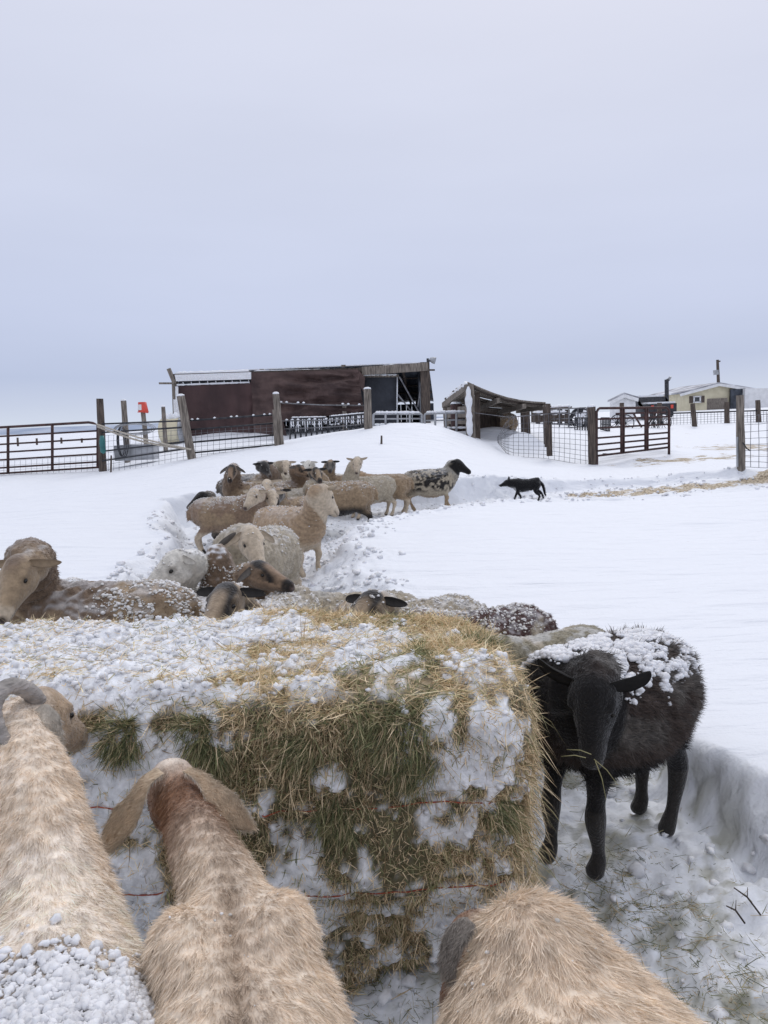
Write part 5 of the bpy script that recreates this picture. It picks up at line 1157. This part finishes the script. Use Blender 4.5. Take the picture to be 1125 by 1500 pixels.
sheep('white faced sheep looking left with a pink nose and a snowy neck', 'white', (306, 852, 4.75), 186, 1.0, (266, 824, 4.5), (222, 858, 4.38), snow=1.2, dust=.6, snow_r=.007, ear_droop=.2, neck_arch=.0, head_scale=1.22)
sheep('sheep resting its dark brown head to the right, black muzzle over a snowy back', 'badgerbrown', (330, 878, 4.6), 12, .95, (375, 838, 4.45), (449, 866, 4.3), snow=.3, ear_droop=.55, earlen=.13, dust=.2, neck_arch=-.02, head_scale=1.05)
sheep('grey sheep back with tight wool lying behind the bale, left of a snow beaded one', 'grey', (508, 862, 4.6), 178, 1.0, (430, 905, 4.2), (410, 930, 4.1), snow=.05, dust=.15, lumpy=1.6, snow_r=.0075)
sheep('sheep with a bowed black and tan head over the middle of the bale', 'badger', (600, 874, 4.1), 203, 1.0, (548, 888, 3.45), (512, 932, 3.25), snow=.8, dust=.4, ear_droop=.15, earlen=.11, head_scale=1.1, lumpy=1.5, snow_r=.007, neck_arch=.0)
sheep('snow caked sheep with a black striped head feeding at the left of the bale', 'badger', (405, 872, 4.15), 262, 1.0, (336, 877, 3.5), (300, 926, 3.25), snow=1.0, dust=.6, ear_droop=.1, earlen=.12, head_scale=1.15, lumpy=1.5, snow_r=.00755, neck_arch=-.04)
sheep('sheep back thick with snow beads behind the brown necked sheep', 'grey', (180, 848, 5.0), 186, 1.0, (110, 900, 4.5), (90, 930, 4.3), snow=1.6, dust=.9, snow_r=.00755)
sheep('large brown necked sheep with a tan face at the far left edge of the bale', 'brownhead', (146, 846, 3.95), 176, 1.08, (32, 832, 3.60), (4, 896, 3.42), snow=1.3, dust=.35, snow_r=.00755, wrinkle=1.0, ear_droop=.1, earlen=.13, neck_r=1.0, neck_arch=.10, head_scale=1.02, seed=3,
      snowmask=lambda V: (V[:, 2] > .5) * sst(.05, -.15, V[:, 0]) * (fbm(V * 9, 2, 3) > .40))
sheep('dark maroon woolled back covered in snow beads behind the right of the bale', 'maroon', (700, 887, 3.95), 200, .93, (600, 950, 3.5), (580, 985, 3.4), snow=1.5, dust=.3, snow_r=.0075, lumpy=1.4, snowmask=lambda V: sst(.52, .64, V[:, 2]) * (fbm(V * 8, 2, 3) > .38))
sheep('olive grey woolled back without snow, squeezed beside the black ewe', 'olive', (806, 921, 3.75), 212, .88, (690, 985, 3.4), (675, 1015, 3.3), snow=.0, dust=.35, lumpy=.8, slen=.018)

# the black ewe in the trench
def black_snow(V): return sst(.50, .70, V[:, 2] + .16 * (fbm(V * 6, 2, 3) - .5)) * (V[:, 0] < .42) * (fbm(V * 12, 2, 4) > .40)
animal('black ewe at the right end of the bale with hay in her mouth', 'black', (892, 942, 2.84), 216, .82, (872, 1003, 2.52), (866, 1112, 2.46), strands=70000, slen=.042, swid=.0024, clump=1.25, deep=1.17, headlen=.84, voxel=.0085, snow=2.3, snow_r=.016, bead_mat='crust',
       dust=.0, fluff=1.24, earlen=.165, droop=-.35, head_scale=1.5, gait=(-.02, .05, .03, -.04), legr=1.28, wide=1.1, earw=1.5, snowmask=black_snow, neck_arch=-.03, shag=1.5, comb=1.1, seed=2, neck_r=1.1)
q = P(868, 1120, 2.36)
h = MB()
for a in ((870, 1112, 2.37, 905, 1150, 2.33), (866, 1105, 2.37, 830, 1098, 2.36), (858, 1110, 2.36, 822, 1108, 2.35), (872, 1115, 2.36, 888, 1172, 2.33)):
    p0, p1 = P(*a[:3]), P(*a[3:]); h.tube([p0, (p0 + p1) / 2 + Vector((.004, 0, .006)), p1], [.0016, .0014, .0008], 5)
hm_ = h.mesh(True, (.36, .33, .17), off=q); tag(link('hay_stalks', hm_, 'hay', loc=q), 'few hay stalks hanging from the mouth of the black ewe', 'hay stalks')

# ------------------------------------------------------------------ three animals with their backs to the camera
def world_ear(pathpx, width, nrm, cin, cout, **k):
    def fn(root, Mi, S):
        for pth, w_, nm in zip(pathpx, width, nrm):
            pts = [tuple(Mi @ P(*a)) for a in pth]; R_ = Mi.to_3x3()
            nm2 = [tuple((R_ @ Vector(v)).normalized()) for v in nm]
            ear_mesh(root, pts, w_, nm2, cin, cout, sub=6, **k)
    return fn
EL = [(190, 1140, 1.80), (205, 1160, 1.74), (190, 1195, 1.70), (163, 1222, 1.66), (143, 1256, 1.63)]
ER = [(258, 1124, 1.84), (290, 1142, 1.79), (322, 1172, 1.74), (338, 1196, 1.70), (371, 1211, 1.67)]
goat_ears = world_ear([[(236, 1130, 1.77), (214, 1146, 1.74), (196, 1182, 1.71), (168, 1222, 1.69), (143, 1256, 1.68)], [(272, 1128, 1.77), (294, 1140, 1.74), (318, 1168, 1.70), (346, 1196, 1.67), (374, 1214, 1.66)]],
    [.046, .038], [[(-.3, -.6, .7)] * 2 + [(-.5, -.8, .3)] * 3, [(.5, -.4, .8), (.45, -.5, .7), (.3, -.8, .5), (.2, -.9, .3), (0, -.9, .3)]], np.array([.56, .44, .31]), np.array([.62, .55, .46]), cup=.3, thick=.006, prof=([0, .15, .35, .6, .8, 1], [.35, .42, .55, 1.0, .7, .05]), fuzz=5000)
animal('tan floppy eared goat in the middle, its red brown head at the bale', 'goat', (346, 1415, 1.10), 104, .88, (255, 1150, 1.83), (238, 1208, 2.01), cat='goat', name='goat', group='animals feeding with their backs to the camera',
       strands=230000, slen=.030, swid=.0013, voxel=.0085, snow=.03, snow_r=.004, dust=.0, fluff=1.0, wide=.92, neck_r=.64, blades=True, crown=.9, headtone=.50, ear_fn=goat_ears, neck_arch=.0, dorsal=1, lumpy=.5, comb=1.55, shag=.5, seed=8, head_scale=1.06)
def g1_ears(root, Mi, S):
    world_ear([[(52, 1040, 1.82), (64, 1060, 1.78), (74, 1098, 1.76), (86, 1138, 1.75)]], [.040], [[(.3, -.8, .4)] * 4], np.array([.50, .45, .38]), np.array([.60, .56, .50]), cup=.2, fuzz=3000)(root, Mi, S)
    # ridged horn curling back over the ear
    pts = [(28, 1030, 1.95), (10, 1012, 1.90), (-12, 1020, 1.84), (-12, 1060, 1.79), (10, 1094, 1.77), (40, 1112, 1.78), (66, 1112, 1.80), (80, 1107, 1.81)]
    q = catmull([tuple(Mi @ P(*a)) for a in [(60, 1036, 1.90), (42, 1012, 1.84), (10, 1006, 1.77), (-8, 1035, 1.72), (0, 1070, 1.70), (20, 1098, 1.69), (46, 1110, 1.69), (80, 1104, 1.70)]], 10)
    m = len(q); r = [(.021 * (1 - i / m) ** .6 + .003) * (1 + .05 * math.sin(i * 1.9)) for i in range(m)]
    link('horn', MB().tube([tuple(a) for a in q], r, 12).mesh(True), 'horn', root)
sheepsnow = lambda V: (V[:, 2] > .45) * sst(.12, -.08, V[:, 0] + .25 * (fbm(V * 7, 2, 5) - .5)) * 1.0
animal('horned ram at the left edge, its back buried in snow clumps', 'ram', (60, 1410, 1.10), 112, .95, (52, 1046, 1.90), (105, 1070, 2.05), cat='ram', name='ram', group='animals feeding with their backs to the camera',
       strands=170000, slen=.028, swid=.0014, voxel=.0085, snow=12, snow_r=.0085, bead_mat='crust', bead_round=False, frost=lambda V: sheepsnow(V) * sst(.38, .5, fbm(V * 16, 3, 7)), dust=.1, wide=.86, neck_r=.86, ear_fn=g1_ears, neck_arch=.02, lumpy=.6, comb=1.2, shag=.6, seed=4, snowmask=sheepsnow)
def g3_ears(root, Mi, S):
    world_ear([[(690, 1350, 1.50), (668, 1372, 1.47), (658, 1410, 1.44), (664, 1438, 1.42)]], [.021], [[(-.5, -.7, .5)] * 4], np.array([.26, .23, .20]), np.array([.34, .31, .27]), cup=.35, fuzz=3000)(root, Mi, S)
animal('shaggy cream backed goat at the bottom right, head down beside the bale', 'goat', (908, 1545, 1.10), 99, 1.10, (708, 1385, 1.62), (672, 1450, 1.70), cat='goat', name='goat', group='animals feeding with their backs to the camera',
       strands=230000, slen=.040, swid=.0013, voxel=.0085, snow=.04, snow_r=.005, dust=.0, wide=1.25, neck_r=.9, ear_fn=g3_ears, neck_arch=.0, lumpy=.5, comb=1.35, shag=.55, seed=12)

# ------------------------------------------------------------------ black dog
def dog():
    fb = P(771, 706, 12.9); z0 = P(771, 736, 12.9).z; H = .50
    sc = (fb.z - z0) / .50
    D = thing('dog', 'black sheepdog with pricked ears creeping left towards the flock', 'dog', (fb.x, fb.y, z0), None, math.radians(180), sc)
    D.scale = (sc * .97, sc * 1.3, sc * 1.16)
    mb = MB(); X = [-.34, -.30, -.20, -.05, .10, .22, .30, .35]; Z = [.40, .40, .39, .37, .36, .37, .39, .41]; W_ = [.05, .105, .125, .125, .13, .135, .105, .06]; H_ = [.06, .12, .125, .12, .135, .145, .12, .07]
    loft_mesh(mb, [Vector((x, 0, z)) for x, z in zip(X, Z)], W_, H_, [Vector((0, 1, 0))] * 8, [Vector((0, 0, 1))] * 8, 14)
    limb(mb, [(.20, 0, .40, .12), (.34, 0, .41, .10), (.43, 0, .42, .08), (.47, 0, .425, .065)])
    limb(mb, [(.44, 0, .43, .066), (.50, 0, .425, .068), (.56, 0, .405, .048), (.62, 0, .385, .033), (.66, 0, .378, .026)])
    for sg in (1, -1): limb(mb, [(.45, sg * .042, .47, .028), (.435, sg * .052, .52, .018), (.43, sg * .055, .565, .006)], 8, 3)
    for lg in ([(.24, .07, .34, .06), (.25, .075, .24, .038), (.30, .07, .14, .025), (.33, .07, .05, .022), (.36, .07, .02, .026)], [(.22, -.07, .34, .06), (.20, -.075, .22, .038), (.14, -.07, .13, .025), (.12, -.07, .05, .022), (.14, -.07, .02, .026)],
               [(-.26, .07, .38, .085), (-.20, .08, .25, .055), (-.30, .075, .15, .028), (-.27, .07, .05, .022), (-.24, .07, .02, .026)], [(-.27, -.07, .38, .085), (-.27, -.08, .25, .055), (-.40, -.075, .17, .028), (-.44, -.07, .05, .022), (-.41, -.07, .02, .026)]): limb(mb, lg, 8, 3)
    limb(mb, [(-.32, 0, .42, .04), (-.40, 0, .36, .035), (-.44, 0, .26, .035), (-.46, 0, .17, .025), (-.49, 0, .12, .012)])
    me = fuse(mb, .011, 3); V = verts(me); c = np.tile(np.array([.008, .008, .009]), (len(V), 1))
    k = (sst(.36, .31, V[:, 2]) * (V[:, 0] > .16) * (V[:, 2] > .25) * (np.abs(V[:, 1]) < .09))[:, None]; c = c * (1 - k * .7) + .5 * k * .7
    set_col(me, c); link('body', me, 'coat', D)
    pos, nn, vi = sample(me, 5000); Dn = unit(nn * .5 + np.array([-1, 0, -.4]) + rng.normal(size=pos.shape) * .2)
    link('fur', strands_mesh(pos, Dn, .016 + .012 * rng.random(5000), np.full(5000, .004), c[vi]), 'fur', D)
    for sg in (1, -1): e = MB(); limb(e, [(.545, sg * .038, .44, .008), (.55, sg * .040, .44, .008)], 6, 1); link('eye', e.mesh(True), 'eye', D)
    e = MB(); limb(e, [(.677, 0, .385, .013), (.687, 0, .385, .012)], 6, 1); link('nose', e.mesh(True), 'hoof', D)
dog()
print('STAT', STAT)
